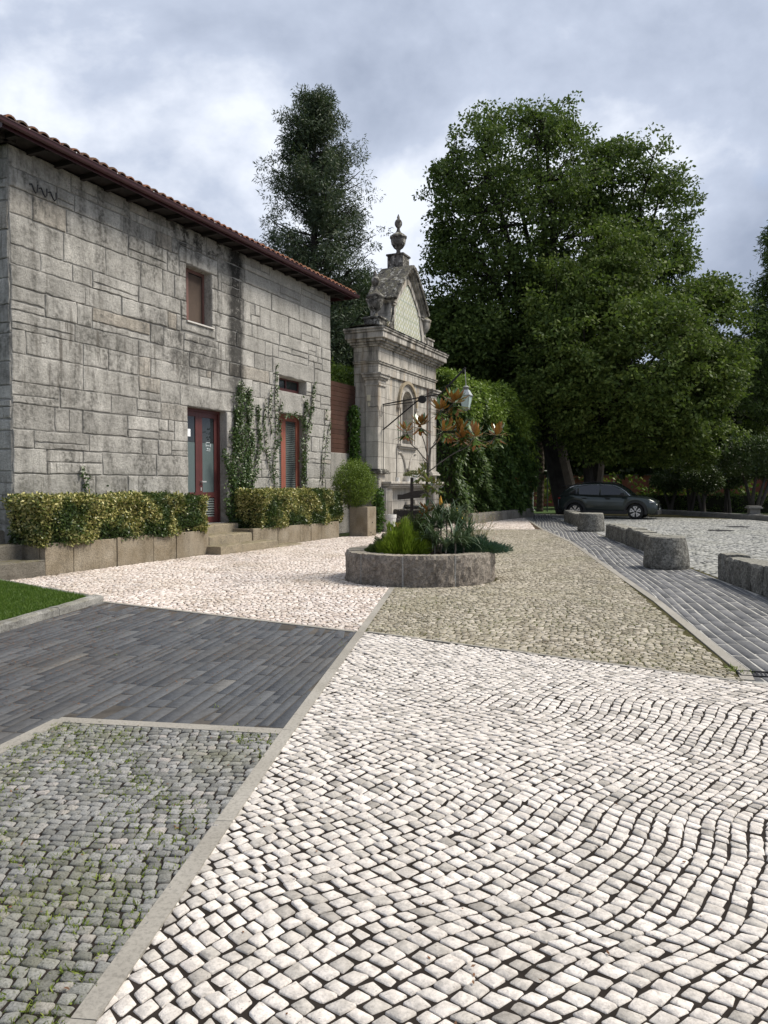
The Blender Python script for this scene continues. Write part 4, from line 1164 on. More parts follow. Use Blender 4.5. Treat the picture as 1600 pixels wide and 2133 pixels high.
# blind arcs below the niche
m = MB()
for sx in (-1, 1):
    pts = [(ncx + sx * (.84 - .6 * math.sin(a)), .1, 2.7 - .72 * (1 - math.cos(a))) for a in np.linspace(0, math.pi / 2, 10)]
    pts = [(ncx + sx * .84, .1, 2.70), (ncx + sx * .62, .1, 2.72), (ncx + sx * .42, .1, 2.6), (ncx + sx * .28, .1, 2.42), (ncx + sx * .18, .1, 2.2), (ncx + sx * .13, .1, 1.95)]
    m.tube(pts, .035, 6)
m.build('blind_arcs', M_shm, shr)
m = MB(); m.box(ncx - .96, ncx - .9, .08, .12, 1.72, 2.86); m.build('panel_edge', M_shm, shr)
m = MB(); m.lathe([(.03, 0), (.09, .02), (.12, .1), (.07, .2), (.05, .3), (.09, .38), (.02, .45)], (ncx, .1, 1.72), 12); m.build('fountain_mask', M_shg, shr, smooth=True)
# pilasters with capitals and bases
for xa, xb in ((0, .55), (BW - .55, BW)):
    m = MB(); m.box(xa, xb, .03, .125, 2.1, 4.95)
    if xa == 0: m.box(-.03, .06, .03, .48, 2.1, 4.95)
    else: m.box(BW - .06, BW + .03, .03, .48, 2.1, 4.95)
    m.build('pilaster', M_shr, shr, bevel=.006)
def mould(name, levels, xa, xb, ya=.03, yb=.5, mat=M_shm, bev=.012):
    m = MB()
    for z0, z1, o in levels: m.box(xa - o, xb + o, ya - o, yb + o * .5, z0, z1)
    return m.build(name, mat, shr, bevel=bev)
for xa, xb in ((0, .55), (BW - .55, BW)):
    mould('capital', [(4.86, 4.93, .05), (4.95, 5.06, .02), (5.06, 5.13, .07), (5.13, 5.22, .13), (5.22, 5.28, .17)], xa, xb)
    m = MB()
    for z0, z1, o in ((1.93, 2.0, .14), (2.0, 2.06, .1), (2.06, 2.1, .05)): m.box(xa - o, xb + o, .03 - o, .5, z0, z1)
    m.build('pilaster_base', M_shg if xa == 0 else M_shm, shr, bevel=.018)
# architrave, frieze, cornice
mould('architrave', [(5.28, 5.6, -.01), (5.6, 5.66, .03), (5.66, 5.7, .06), (5.7, 6.16, .0)], 0, BW, .03, .95, M_shr)
mould('cornice', [(6.16, 6.22, .08), (6.22, 6.3, .15), (6.3, 6.38, .24), (6.38, 6.58, .33), (6.58, 6.66, .37), (6.66, 6.73, .4)], 0, BW, .03, .95, M_shm, .02)
m = MB(); xs_ = np.linspace(-.38, BW + .38, 40); 
vs = []
for x in xs_: vs += [(x, -.4 + rng.normal(0, .01), 6.732), (x, .1, 6.8 + rng.normal(0, .012)), (x, .6, 6.82), (x, 1.14, 6.732)]
m.add(vs, [(a * 4 + b, (a + 1) * 4 + b, (a + 1) * 4 + b + 1, a * 4 + b + 1) for a in range(39) for b in range(3)])
m.build('weathered_top', M_shg, shr)
# pedestal level: ledge, fluted pilasters
m = MB(); m.box(.18, BW - .1, -.36, .12, 1.6, 1.68); m.box(.24, BW - .16, -.3, .12, 1.52, 1.6); m.box(.3, BW - .22, -.22, .12, 1.46, 1.52)
m.build('ledge', M_shm, shr, bevel=.015)
for xa in (.22, BW - .7):
    m = MB(); m.box(xa, xa + .5, -.16, .12, 0, 1.46)
    for i in range(4): m.box(xa + .05 + i * .11, xa + .11 + i * .11, -.19, -.16, .12, 1.36)
    m.box(xa - .03, xa + .53, -.21, .12, 0, .12)
    m.build('fluted_pedestal', M_shr, shr, bevel=.01)
m = MB(); m.box(.0, .22, .0, .9, -.02, 1.93); m.box(BW - .2, BW, .0, .9, -.02, 1.93); m.box(-.04, .5, .02, .9, 1.0, 1.93); m.build('plinth', M_shr, shr)
# basin
m = MB(); m.box(1.5, 3.8, -1.0, -.86, 0, .62); m.box(1.5, 1.64, -.86, .1, 0, .62); m.box(3.66, 3.8, -.86, .1, 0, .62); m.box(1.44, 3.86, -1.05, -.82, .62, .72); m.box(1.44, 1.68, -.82, .1, .62, .72); m.box(3.62, 3.86, -.82, .1, .62, .72)
m.build('basin', M_shg, shr, bevel=.015)
m = MB(); m.add([(1.64, -.86, .5), (3.66, -.86, .5), (3.66, .1, .5), (1.64, .1, .5)], [(0, 1, 2, 3)]); m.build('water', plain('dark_water', (.01, .015, .012), .05), shr)
m = MB(); m.lathe([(.16, 0), (.2, .1), (.34, .16), (.36, .22), (.1, .24), (.07, .4), (.1, .5), (.02, .52)], (ncx, -.12, .62), 14); m.build('spout_bowl', M_shg, shr, smooth=True)
# gable
gc = 2.65
half = [(0, 9.46), (.24, 9.40), (.46, 9.22), (.7, 8.98), (.98, 8.74), (1.24, 8.42), (1.46, 8.14), (1.6, 7.99)]
inner_ = [(0, 9.26), (.2, 9.18), (.4, 9.0), (.63, 8.77), (.88, 8.54), (1.12, 8.27), (1.34, 8.0), (1.45, 7.86)]
body_h = [(1.42, 7.86), (1.42, 7.7), (1.42, 7.4), (1.5, 7.2), (1.72, 7.0), (2.1, 6.8)]
def mir(h): return [(gc - x, z) for x, z in h[::-1] if x > 0] + [(gc + x, z) for x, z in h]
out = mir(inner_ + body_h)
m = MB(); m.prism_xz(out[::-1], .12, .9); m.build('gable', M_shr, shr)
o_ = [(gc - x, z) for x, z in half[::-1] if x > 0] + [(gc + x, z) for x, z in half]
i_ = [(gc - x, z) for x, z in inner_[::-1] if x > 0] + [(gc + x, z) for x, z in inner_]
def ribbon(o, i, y0, y1, name, mat, bev=0):
    m = MB(); n = len(o); vs = []
    for (xo, zo), (xi, zi) in zip(o, i): vs += [(xi, y0, zi), (xo, y0, zo), (xo, y1, zo), (xi, y1, zi)]
    fs = [(0, 1, 2, 3), tuple((n - 1) * 4 + q for q in (3, 2, 1, 0))]
    for a in range(n - 1):
        for b in range(4): fs.append((a * 4 + b, (a + 1) * 4 + b, (a + 1) * 4 + (b + 1) % 4, a * 4 + (b + 1) % 4))
    m.add(vs, fs); return m.build(name, mat, shr, bevel=bev)
def lerp(o, i, k): return [(a[0] + (b[0] - a[0]) * k, a[1] + (b[1] - a[1]) * k) for a, b in zip(o, i)]
ribbon(o_, lerp(o_, i_, .55), -.16, 1.02, 'coping', M_shg)
ribbon(lerp(o_, i_, .5), lerp(o_, i_, .8), -.08, 1.0, 'coping_moulding', M_shm)
ribbon(lerp(o_, i_, .78), lerp(o_, i_, 1.1), -.0, .98, 'coping_moulding', M_shm)
for sx in (-1, 1):
    m = MB()
    for z0, z1, o in ((7.86, 7.93, .03), (7.78, 7.84, .0)): 
        xa = gc + sx * 1.2; xb = gc + sx * (1.42 + o); m.box(min(xa, xb), max(xa, xb), .02 - o, 1.0, z0, z1)
    m.build('gable_return', M_shm, shr, bevel=.008)
# frame round the tiles and tile panel
th_ = [(0, 8.78), (.16, 8.72), (.4, 8.52), (.68, 8.26), (.94, 8.04), (1.0, 7.86), (1.14, 7.86), (1.18, 7.5), (1.24, 7.25), (1.42, 7.05), (1.85, 6.86)]
fh_ = [(0, 8.98), (.26, 8.88), (.48, 8.66), (.76, 8.4), (1.06, 8.12), (1.1, 7.98), (1.24, 7.96), (1.28, 7.5), (1.34, 7.28), (1.52, 7.1), (2.0, 6.86)]
ribbon(mir(fh_), mir(th_), .06, .13, 'tile_frame', M_shm)
tt = NT('patterned_tiles'); co = tt.xyz()
def saw(x, p): return tt.math('ABSOLUTE', tt.math('SUBTRACT', tt.math('FRACT', tt.math('DIVIDE', x, p)), .5))
sx_, sz_ = saw(co[0], .24), saw(co[2], .24)
dia = tt.math('ADD', sx_, sz_)
c = tt.ramp(dia, [(.0, (.62, .62, .56)), (.26, (.6, .6, .54)), (.36, (.45, .44, .24)), (.46, (.5, .48, .3)), (.54, (.16, .26, .22)), (.6, (.6, .6, .55)), (.85, (.62, .62, .57))])
for e_ in tt.n:
    pass
ln_ = tt.math('MAXIMUM', tt.ramp(saw(co[0], .58), [(.455, 0.), (.47, 1.)]), tt.ramp(saw(co[2], .58), [(.455, 0.), (.47, 1.)]))
c = tt.mix(tt.math('MULTIPLY', ln_, .35), c, (.12, .22, .2))
c = tt.mix(tt.math('MULTIPLY', tt.ramp(tt.noise(3, 5, .7), [(.45, 0.), (.7, 1.)]), .5), c, (.3, .29, .24))
M_azu = tt.done(c, .35, .5)
m = MB(); pts = mir(th_); m.prism_xz(pts[::-1], .1, .125); m.build('tile_panel', M_azu, shr)
# side scrolls at the foot of the gable
for sx in (-1, 1):
    h = [(1.3, 7.75), (1.4, 7.4), (1.52, 7.15), (1.75, 6.95), (2.05, 6.82), (1.3, 6.82)]
    P = [(gc + sx * x, z) for x, z in h]
    if sx > 0: P = P[::-1]
    m = MB(); m.prism_xz(P, .04, .8); m.build('scroll', M_shg if sx < 0 else M_shm, shr, bevel=.02)
def urn(x, y, z0, k, hgt, name='stone_urn', mat=M_shg, ph=.42, pw_=.3):
    m = MB(); m.box(x - pw_, x + pw_, y - pw_, y + pw_, z0, z0 + ph); m.box(x - pw_ - .04, x + pw_ + .04, y - pw_ - .04, y + pw_ + .04, z0 + ph - .07, z0 + ph); 
    m.build('pedestal', mat, shr, bevel=.02)
    pr = [(.17, 0), (.16, .03), (.09, .09), (.07, .17), (.09, .22), (.17, .28), (.255, .42), (.28, .56), (.275, .62), (.31, .64), (.315, .7), (.28, .73), (.2, .79), (.1, .86), (.06, .95), (.055, 1.02), (.09, 1.06), (.135, 1.14), (.14, 1.22), (.11, 1.3), (.05, 1.36), (.055, 1.42), (.025, 1.5), (0.004, 1.55)]
    m = MB(); m.lathe([(r_ * k, z_ * hgt / 1.55) for r_, z_ in pr], (x, y, z0 + ph), 20)
    return m.build(name, mat, shr, smooth=True)
urn(2.86, .55, 9.3, 1.0, 1.5, 'central_urn', ph=.64, pw_=.31)
urn(.6, .42, 6.74, 1.0, 1.62, ph=.48)
urn(4.86, .35, 6.74, .95, 1.6, ph=.48, mat=M_shm)
# electrical box, conduit and cable
m = MB(); m.box(.05, .17, .12, .2, 4.4, 4.55); 
eb = MB(); eb.add([(-.06, .3, 4.36), (-.06, .42, 4.36), (-.06, .42, 4.56), (-.06, .3, 4.56), (-.03, .3, 4.36), (-.03, .42, 4.36), (-.03, .42, 4.56), (-.03, .3, 4.56)], [(0, 4, 7, 3), (1, 2, 6, 5), (3, 7, 6, 2), (0, 1, 5, 4), (0, 3, 2, 1)])
eb.add([(-.06, .32, 4.18), (-.06, .38, 4.18), (-.06, .38, 4.3), (-.06, .32, 4.3), (-.03, .32, 4.18), (-.03, .38, 4.18), (-.03, .38, 4.3), (-.03, .32, 4.3)], [(0, 4, 7, 3), (1, 2, 6, 5), (3, 7, 6, 2), (0, 1, 5, 4), (0, 3, 2, 1)])
eb.build('junction_box', plain('cream_plastic', (.6, .56, .42), .6), shr)
m = MB(); m.tube([(-.04, .35, 4.18), (-.04, .2, 4.15), (-.04, .03, 4.18), (-.0, .0, 4.05), (.06, .0, 3.86), (.16, -.02, 3.84), (.24, -.02, 3.98), (.28, -.02, 4.24)], .008, 5); m.build('cable', plain('grey_cable', (.05, .05, .05), .7), shr)
m = MB(); m.tube([(4.62, .07, 6.1), (4.62, .1, 1.7)], .022, 6); m.tube([(4.7, .1, 5.2), (4.7, .1, 1.7)], .008, 5); m.build('conduit', plain('rusty_conduit', (.13, .08, .055), .8), shr)

# bracket lamp
t = thing('bracket_lamp', 'old street lantern hung from a long black iron bracket on the limestone shrine', 'street lamp', (CS[0], CS[1], 0), RZ)
bx0 = .28; q = lambda o, z, dx=0: (bx0 + dx, -o, z)
m = MB()
m.tube([q(0, 4.25), q(1.3, 4.42), q(2.05, 4.5), q(2.9, 5.28)], .022, 8)
m.tube([q(0, 4.2), q(1.3, 4.3)], .016, 8); m.tube([q(0, 3.4), q(1.3, 4.35)], .024, 8)
m.tube([q(.02, 4.28), q(.02, 2.1)], .014, 6)
m.tube([q(1.3, 4.42), q(2.35, 4.8)], .008, 6)
m.tube([q(2.2, 4.64), q(2.9, 5.29)], .034, 8)
m.build('bracket', M_iron, t)
m = MB(); m.tube([(bx0 - .05, -1.42, 4.36), (bx0 + .05, -1.42, 4.36)], .13, 18); m.build('joint_disc', M_iron, t)
m = MB(); m.tube([q(2.88, 5.26), q(2.92, 4.72)], .014, 6); m.build('hanging_rod', plain('grey_rod', (.25, .25, .25), .6), t)
lx, ly = bx0, -2.92
def four(r0, z0, r1, z1, mb):
    r0 *= .85; r1 *= .85; mb.add([(lx + a * r0, ly + b * r0, z0) for a, b in ((-1, -1), (1, -1), (1, 1), (-1, 1))] + [(lx + a * r1, ly + b * r1, z1) for a, b in ((-1, -1), (1, -1), (1, 1), (-1, 1))],
           [(0, 1, 5, 4), (1, 2, 6, 5), (2, 3, 7, 6), (3, 0, 4, 7), (3, 2, 1, 0), (4, 5, 6, 7)])
M_lg = plain('weathered_lamp_metal', (.2, .21, .2), .5, .3, nz=.2)
m = MB(); four(.23, 4.36, .12, 4.56, m); m.build('lamp_hood', plain('pale_hood', (.42, .45, .45), .4, nz=.2), t)
m = MB(); four(.1, 4.56, .08, 4.64, m); m.lathe([(.12, 4.64), (.13, 4.66), (.07, 4.71), (.02, 4.74)], (lx, ly, 0), 12); m.build('lamp_cap', M_lg, t)
m = MB(); four(.12, 3.88, .205, 4.34, m); m.build('lamp_glass', plain('milky_glass', (.42, .52, .5), .25, spec=.6), t)
m = MB(); four(.24, 4.34, .24, 4.365, m)
for a, b in ((-1, -1), (1, -1), (1, 1), (-1, 1)): m.tube([(lx + a * .105, ly + b * .105, 3.87), (lx + a * .178, ly + b * .178, 4.34)], .009, 5)
four(.13, 3.85, .13, 3.88, m); m.lathe([(.05, 3.79), (.06, 3.85)], (lx, ly, 0), 8); m.build('lamp_frame', M_lg, t)

for o in list(t.children):
    if o.name.startswith('lamp_'):
        o.scale = (.9, .9, .86); o.location = (lx * .1, ly * .1, 4.72 * .14)

# pots
M_pot = plain('white_pot', (.62, .61, .58), .6, nz=.1)
M_terra = plain('terracotta_pot', (.4, .16, .09), .8, nz=.15)
M_succ = leafmat('succulent', [(.1, .14, .05), (.16, .2, .08), (.2, .13, .07)], .5, .1)
def shl(x, y, z):    # shrine-local to world
    v = CS + bd * x - bn * y
    return (v[0], v[1], z)
def pot(label, pos, r, h, mat=M_pot, plant=None, group=None, taper=.72, name='plant_pot'):
    t = thing(name, label, 'pot', pos, 0, group)
    m = MB(); m.lathe([(r * taper, 0), (r * .95, h * .8), (r, h * .82), (r, h), (r * .88, h), (r * .85, h * .85), (.001, h * .84)], (0, 0, 0), 20); m.build('body', mat, t, smooth=False, bevel=0)
    if plant:
        e = [(0, 0, h + plant * .35, r * 1.05, r * 1.05, plant * .6)]
        leaf_obj('plant', clumps(env_points(e, 60, .3), .03, 12, .045, .45, 1, .5), M_succ, t)
    return t
pot('small plain white cup on the shrine ledge, left of the planted bowls', shl(1.05, -.2, 1.68), .085, .14, taper=.9)
pot('white bowl with a low green succulent on the shrine ledge', shl(1.95, -.2, 1.68), .13, .2, plant=.13)
pot('larger white bowl with a reddish succulent on the shrine ledge', shl(2.5, -.2, 1.68), .17, .24, plant=.18)
pot('white bowl at the right of the shrine ledge, behind the magnolia', shl(3.6, -.2, 1.68), .13, .22, plant=.1)
c = G(811, 1108); pot('tall white planter pot standing at the foot of the shrine', (c[0], c[1], 0), .24, .58, name='white_planter_pot', taper=.78)
c = G(822, 1108); pot('small terracotta pot on the ground beside the tall white pot', (c[0] + .1, c[1] + .3, 0), .17, .28, M_terra)
# stone box right of the shrine
c = G(930, 1094); t = thing('stone_trough', 'pale square stone trough between the shrine and the creeper wall', 'trough', (c[0], c[1], 0), RZ)
m = MB(); m.box(-.5, .5, .0, .7, -.02, .82); m.build('body', M_plant, t, bevel=.02); m = MB(); m.box(-.4, .4, .1, .6, .8, .84); m.build('soil', M_soil, t)

# ================================================================ ROUND PLANTER
t = thing('round_planter', 'round planter of rough granite kerb blocks in the middle of the paving', 'planter', (PLC[0], PLC[1], 0))
def rough_mat():
    tm = NT('rough_granite'); 
    c = tm.mix(tm.ramp(tm.noise(1.6, 4), [(.3, 0.), (.7, 1.)]), (.34, .295, .245), (.5, .445, .38))
    c = tm.mix(.35, c, tm.ramp(tm.rnd(), [(0, .55), (1, 1.)]), 'MULTIPLY')
    c = tm.mix(.6, c, tm.ramp(tm.noise(26, 5, .85), [(.4, .08), (.5, .65), (.58, 1.)]), 'MULTIPLY')
    c = tm.mix(tm.math('MULTIPLY', tm.ramp(tm.noise(3.2, 6, .7), [(.46, 0.), (.6, 1.)]), .6), c, (.07, .06, .05))
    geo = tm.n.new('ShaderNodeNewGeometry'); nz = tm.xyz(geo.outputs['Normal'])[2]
    c = tm.mix(tm.math('MULTIPLY', tm.ramp(nz, [(.4, 0.), (.8, .35)]), 1.0), c, (.5, .46, .36))  # upward faces painted paler, as lit tops
    h = tm.math('ADD', tm.noise(34, 6, .8), tm.math('MULTIPLY', tm.noise(12, 4, .7), 1.3))
    tm.bump(h, 1.0, .035); return tm.done(c, .95, .1)
M_rough = rough_mat()
M_rjoint = granite('pale_joint', (.3, .29, .27), (.4, .39, .36), grime=.3)
HP = .475
def ringblock(a0, a1, R0, R1, h, seed, nA=22, nZ=8):
    r = np.random.default_rng(seed); A = np.linspace(a0, a1, nA); vs = []; prof = []
    for k in range(nZ + 1): prof.append((R1, h * k / nZ))
    prof[0] = (R1, -.02); prof[-1] = (R1 - .02, h); prof += [((R0 + R1) / 2, h + .004), (R0 + .015, h), (R0, h - .02), (R0, .2)]
    n = len(prof)
    for i, a in enumerate(A):
        ed = 1 if i in (0, nA - 1) else 0
        for k, (rr, z) in enumerate(prof):
            j = r.normal(0, .008) if k <= nZ else r.normal(0, .003)
            rr2 = rr + j - ed * (.015 if k <= nZ else 0)
            vs.append((rr2 * math.cos(a), rr2 * math.sin(a), z + (r.normal(0, .004) if 0 < k else 0)))
    fs = [tuple(range(n - 1, -1, -1)), tuple((nA - 1) * n + k for k in range(n))]
    for i in range(nA - 1):
        for k in range(n): fs.append((i * n + k, (i + 1) * n + k, (i + 1) * n + (k + 1) % n, i * n + (k + 1) % n))
    m = MB(); m.add(vs, fs); return m
jang = [R(x) for x in (-168, -142, -105, -66.5, -24, 18, 60, 101, 145, 192)]
for i in range(len(jang) - 1):
    ringblock(jang[i] + .009, jang[i + 1] - .009, PLR - .3, PLR, HP + rng.normal(0, .005), 40 + i).build('kerb_block', M_rough, t)
for a in jang[:-1]:
    m = MB()
    ca, sa = math.cos(a), math.sin(a)
    p0 = np.array([ca, sa]); tn = np.array([-sa, ca]) * .014
    m.prism_xy([tuple(p0 * (PLR - .29) - tn), tuple(p0 * (PLR - .012) - tn), tuple(p0 * (PLR - .012) + tn), tuple(p0 * (PLR - .29) + tn)], -.02, HP - .012)
    m.build('mortar_joint', M_rjoint, t)
m = MB(); m.lathe([(PLR - .28, .2), (PLR - .28, HP - .09), (.5, HP - .03), (.001, HP - .01)], (0, 0, 0), 32); m.build('soil', M_soil, t)
ZS = HP - .06
def pp(u, Y):       # point in planter under pixel column u at depth Y
    return np.array([(u - CU) / FPX * Y, Y])
# magnolia
M_bark = granite('grey_bark', (.13, .115, .095), (.2, .18, .155), grime=.4, bumpd=.01, gscale=6)
M_mag = leafmat('magnolia_leaves', [(.05, .1, .025), (.08, .14, .03), (.12, .18, .04)], .22, .06, under=((.30, .11, .03), (.42, .17, .045)), spec=.7)
M_magl = leafmat('young_magnolia_leaves', [(.1, .15, .035), (.17, .2, .05), (.07, .12, .03)], .2, .12, under=((.25, .2, .07), (.28, .3, .12)), spec=.7)
mg = pp(893, 13.0); t = thing('magnolia', 'spindly young magnolia with brown undersided leaves growing in the round planter', 'tree', (mg[0], mg[1], ZS))
tw = MB(); VL = []; VY = []
def mag_tip(P, up, n=16, big=1.0, young=False):
    n = int(n * 2.0); big = big * (1.22 if not young else 1.1)
    P = np.array(P, float); up = np.array(up, float)
    for ring_, cnt, el in ((0, n // 3, .85), (1, n // 3, .25), (2, n // 2, -.7)):
        a = rng.uniform(0, 6.28) + np.arange(cnt) * 6.283 / cnt + rng.normal(0, .2, cnt)
        e = el + rng.normal(0, .28, cnt)
        d = np.stack([np.cos(a) * np.cos(e), np.sin(a) * np.cos(e), np.sin(e)], 1) + up * .25
        nrm = np.stack([-np.cos(a) * np.sin(e), -np.sin(a) * np.sin(e), np.cos(e)], 1)
        pos = P + np.stack([np.cos(a) * .015, np.sin(a) * .015, -ring_ * .035 + 0 * a], 1)
        # kite built with normal m = cross(side, dir); upper face follows nrm
        (VY if young else VL).append(leaves(pos, d, nrm, (.19 if not young else .16) * big * rng.uniform(.75, 1.15, cnt), .062 * big, 'hex', -.14))
def mp_(u, v, Y): 
    p = at(u, v, Y); return (p[0] - mg[0], p[1] - mg[1], p[2] - ZS)
base = (0, 0, 0)
fork = mp_(893, 962, 13.0)
tw.tube([base, mp_(890, 1060, 13.0), mp_(889, 1010, 13.0), fork], [.03, .026, .024, .021], 7)
def br(pts, r0, r1, tip=True, **k):
    P = [np.array(x) for x in pts]; P2 = []
    for a, b in zip(P[:-1], P[1:]): P2 += [a, (a + b) / 2 + rng.normal(0, .008, 3)]
    P2.append(P[-1]); tw.tube(P2, np.linspace(r0, r1, len(P2)), 6, cap=False)
    if tip: mag_tip(P[-1], (P[-1] - P[-2]) / np.linalg.norm(P[-1] - P[-2]), **k)
f = fork
br([f, mp_(880, 950, 12.9), mp_(856, 925, 12.8), mp_(845, 895, 12.8)], .011, .006, n=14, big=.85)
br([f, mp_(888, 940, 13), mp_(878, 905, 13), mp_(876, 882, 13)], .012, .006, n=16, big=.95)
br([f, mp_(897, 935, 13.1), mp_(916, 915, 13.1), mp_(922, 880, 13.1), mp_(935, 850, 13.1), mp_(948, 835, 13.1)], .018, .008, n=20, big=1.15)
br([mp_(922, 880, 13.1), mp_(920, 862, 13.0), mp_(917, 850, 13.0)], .008, .005, n=15, big=.95)
br([mp_(916, 915, 13.1), mp_(930, 905, 13.2), mp_(936, 893, 13.2)], .009, .006, n=18, big=1.0)
br([mp_(922, 900, 13.1), mp_(946, 900, 13.3), mp_(962, 893, 13.3)], .009, .006, n=18)
br([mp_(903, 925, 13.0), mp_(915, 895, 12.8), mp_(925, 893, 12.8)], .008, .005, n=12, big=.9)
br([mp_(889, 985, 13.0), mp_(915, 965, 13.0), mp_(950, 942, 13.0), mp_(975, 930, 13.0), mp_(990, 905, 13.0)], .012, .006, n=18)
br([mp_(955, 940, 13.0), mp_(965, 925, 13.2), mp_(962, 908, 13.2)], .007, .005, n=14, big=.9)
br([mp_(972, 931, 13.0), mp_(1010, 922, 13.1), mp_(1024, 918, 13.1), mp_(1034, 902, 13.1)], .008, .006, n=16)
br([f, mp_(885, 962, 12.9), mp_(880, 952, 12.9)], .008, .005, tip=False)
for (u, v, Y, b_) in ((877, 985, 12.9, .8), (893, 1000, 12.8, .85), (884, 975, 13.0, .7), (903, 1008, 12.9, .8), (886, 1018, 12.9, .75), (915, 1012, 12.9, .6), (868, 990, 12.95, .55)):
    br([mp_(889, v + 14, 13.0), mp_(u, v, Y)], .007, .004, n=9, big=b_, young=True)
for (u, v, b_) in ((886, 1058, .75), (893, 1066, .8), (884, 1072, .7)):
    br([mp_(890, v - 6, 13.0), mp_(u, v, 12.9)], .006, .004, n=7, big=b_)
tw.build('trunk', M_bark, t)
leaf_obj('crown', VL, M_mag, t); leaf_obj('young_leaves', VY, M_magl, t)

# bushes in the planter
M_heath = leafmat('heath_leaves', [(.1, .16, .01), (.19, .27, .02), (.13, .2, .015), (.24, .3, .04)], .6, .3)
M_heathd = leafmat('dark_heath', [(.04, .07, .015), (.08, .1, .03), (.05, .08, .02)], .6, .2)
def needle_bush(name, label, c, rad, n, mat, L=.09, w=.012, up=1.0, group=None, cat='shrub', nst=10, drop=0.0, lo=.2):
    t = thing(name, label, cat, (c[0], c[1], ZS), 0, group)
    N = n; d = rand_dir(N); d[:, 2] = np.abs(d[:, 2]); rr = rng.uniform(lo, 1, (N, 1)) ** .6
    w_ = 1 + .12 * (np.sin(d[:, 0] * 9) + np.sin(d[:, 1] * 11 + 2) + np.sin(d[:, 2] * 7))
    P = d * np.array(rad) * rr * w_[:, None]
    dr = unit(d + np.array([0, 0, up]) + rand_dir(N) * .45)
    leaf_obj('foliage', leaves(P, dr, rand_dir(N), L * rng.uniform(.6, 1.4, N), w), mat, t)
    m = MB()
    for k in range(nst):
        q = rand_dir(1)[0]; q[2] = abs(q[2]) + .3; limb(m, (0, 0, -.03), q * np.array(rad) * .8, .01, .003, .1, 4)
    m.build('stems', M_twig, t); return t
needle_bush('heath_bush', 'lime green feathery heath bush at the front left of the round planter', pp(838, 12.35), (.36, .34, .47), 16000, M_heath, .085, .012)
needle_bush('low_shrub', 'small dark olive shrub left of the lime green bush in the round planter', pp(796, 12.6), (.2, .25, .26), 5000, M_heathd, .05, .012)
needle_bush('low_shrub', 'dark green bushy shrub behind the lime green bush in the round planter', pp(872, 13.1), (.3, .25, .62), 6000, M_heathd, .07, .014)
M_jun = leafmat('juniper_leaves', [(.03, .075, .05), (.05, .1, .065), (.04, .085, .05)], .6, .1)
t = needle_bush('juniper', 'flat blue green juniper spreading over the right rim of the round planter', pp(988, 12.6), (.5, .4, .2), 9000, M_jun, .07, .012, .2)
t.location.z = HP - .02
# strap leaved aloes
M_aloe = leafmat('aloe_leaves', [(.05, .085, .04), (.08, .12, .06), (.12, .16, .085)], .35, .08)
def rosette(name, label, c, z0, stem, n, L, group, spread=1.0):
    t = thing(name, label, 'plant', (c[0], c[1], z0), 0, group); V = []
    a = rng.uniform(0, 6.28, n); e0 = rng.uniform(.15, 1.35, n)
    k = 5
    P = np.repeat(np.array([[0, 0, stem]]), n, 0) + np.stack([np.cos(a) * .012, np.sin(a) * .012, rng.uniform(-.1, .02, n)], 1)
    Ls = L * rng.uniform(.75, 1.15, n); ws = np.linspace(.036, .004, k + 1); bend = rng.uniform(.5, 1.3, n) * spread
    VV = []; pts = [P]; 
    for i in range(k):
        e = e0 - bend * (i / k) ** 1.2 * 1.2
        pts.append(pts[-1] + np.stack([np.cos(a) * np.cos(e), np.sin(a) * np.cos(e), np.sin(e)], 1) * (Ls / k)[:, None])
    side = np.stack([-np.sin(a), np.cos(a), 0 * a], 1)
    verts = []
    for i in range(k + 1): verts += [pts[i] - side * ws[i] * .5, pts[i] + np.array([0, 0, -.006 * (1 - i / k)]), pts[i] + side * ws[i] * .5]
    Vv = np.stack(verts, 1); M_ = Vv.shape[1]; F = []
    for i in range(k):
        for j in range(2): F.append(np.stack([np.arange(n) * M_ + i * 3 + j, np.arange(n) * M_ + i * 3 + j + 1, np.arange(n) * M_ + (i + 1) * 3 + j + 1, np.arange(n) * M_ + (i + 1) * 3 + j], 1))
    arr_mesh('leaves', Vv.reshape(-1, 3), F, M_aloe, t)
    if stem > .05:
        m = MB(); m.tube([(0, 0, -.03), (.01, 0, stem * .5), (0, 0, stem - .03)], [.016, .014, .012], 6); m.build('stem', M_twig, t)
    return t
alo = [(905, 12.2, .28, .36), (928, 12.05, .2, .34), (948, 12.15, .3, .36), (965, 12.25, .22, .33), (918, 12.5, .52, .36), (940, 12.6, .56, .36), (958, 12.7, .5, .36), (900, 12.6, .5, .34), (975, 12.6, .38, .34), (930, 12.85, .66, .34), (888, 12.35, .3, .32), (950, 12.9, .6, .34), (912, 12.9, .68, .32)]
AL = ['low grey green aloe at the front of the clump, nearest the lime green bush', 'lowest front aloe in the middle of the clump, by the planter rim', 'front aloe just right of the lowest one, above the rim',
      'front aloe at the right end of the clump, beside the juniper', 'taller aloe behind the front row on the left', 'tall aloe in the middle of the clump', 'tall aloe on the right of the middle of the clump',
      'left hand aloe leaning towards the magnolia stem', 'rightmost aloe, in front of the dry flower stalks', 'tallest aloe at the back centre of the clump', 'leftmost aloe, touching the lime green bush', 'back aloe on the right, behind the small yellow flower', 'back aloe on the left, below the tall orange flower']
for i, (u, Y, st, L) in enumerate(alo):
    c = pp(u, Y); rosette('aloe_plant', AL[i], c, ZS, st, 44, L * 1.08, 'aloes in the round planter')
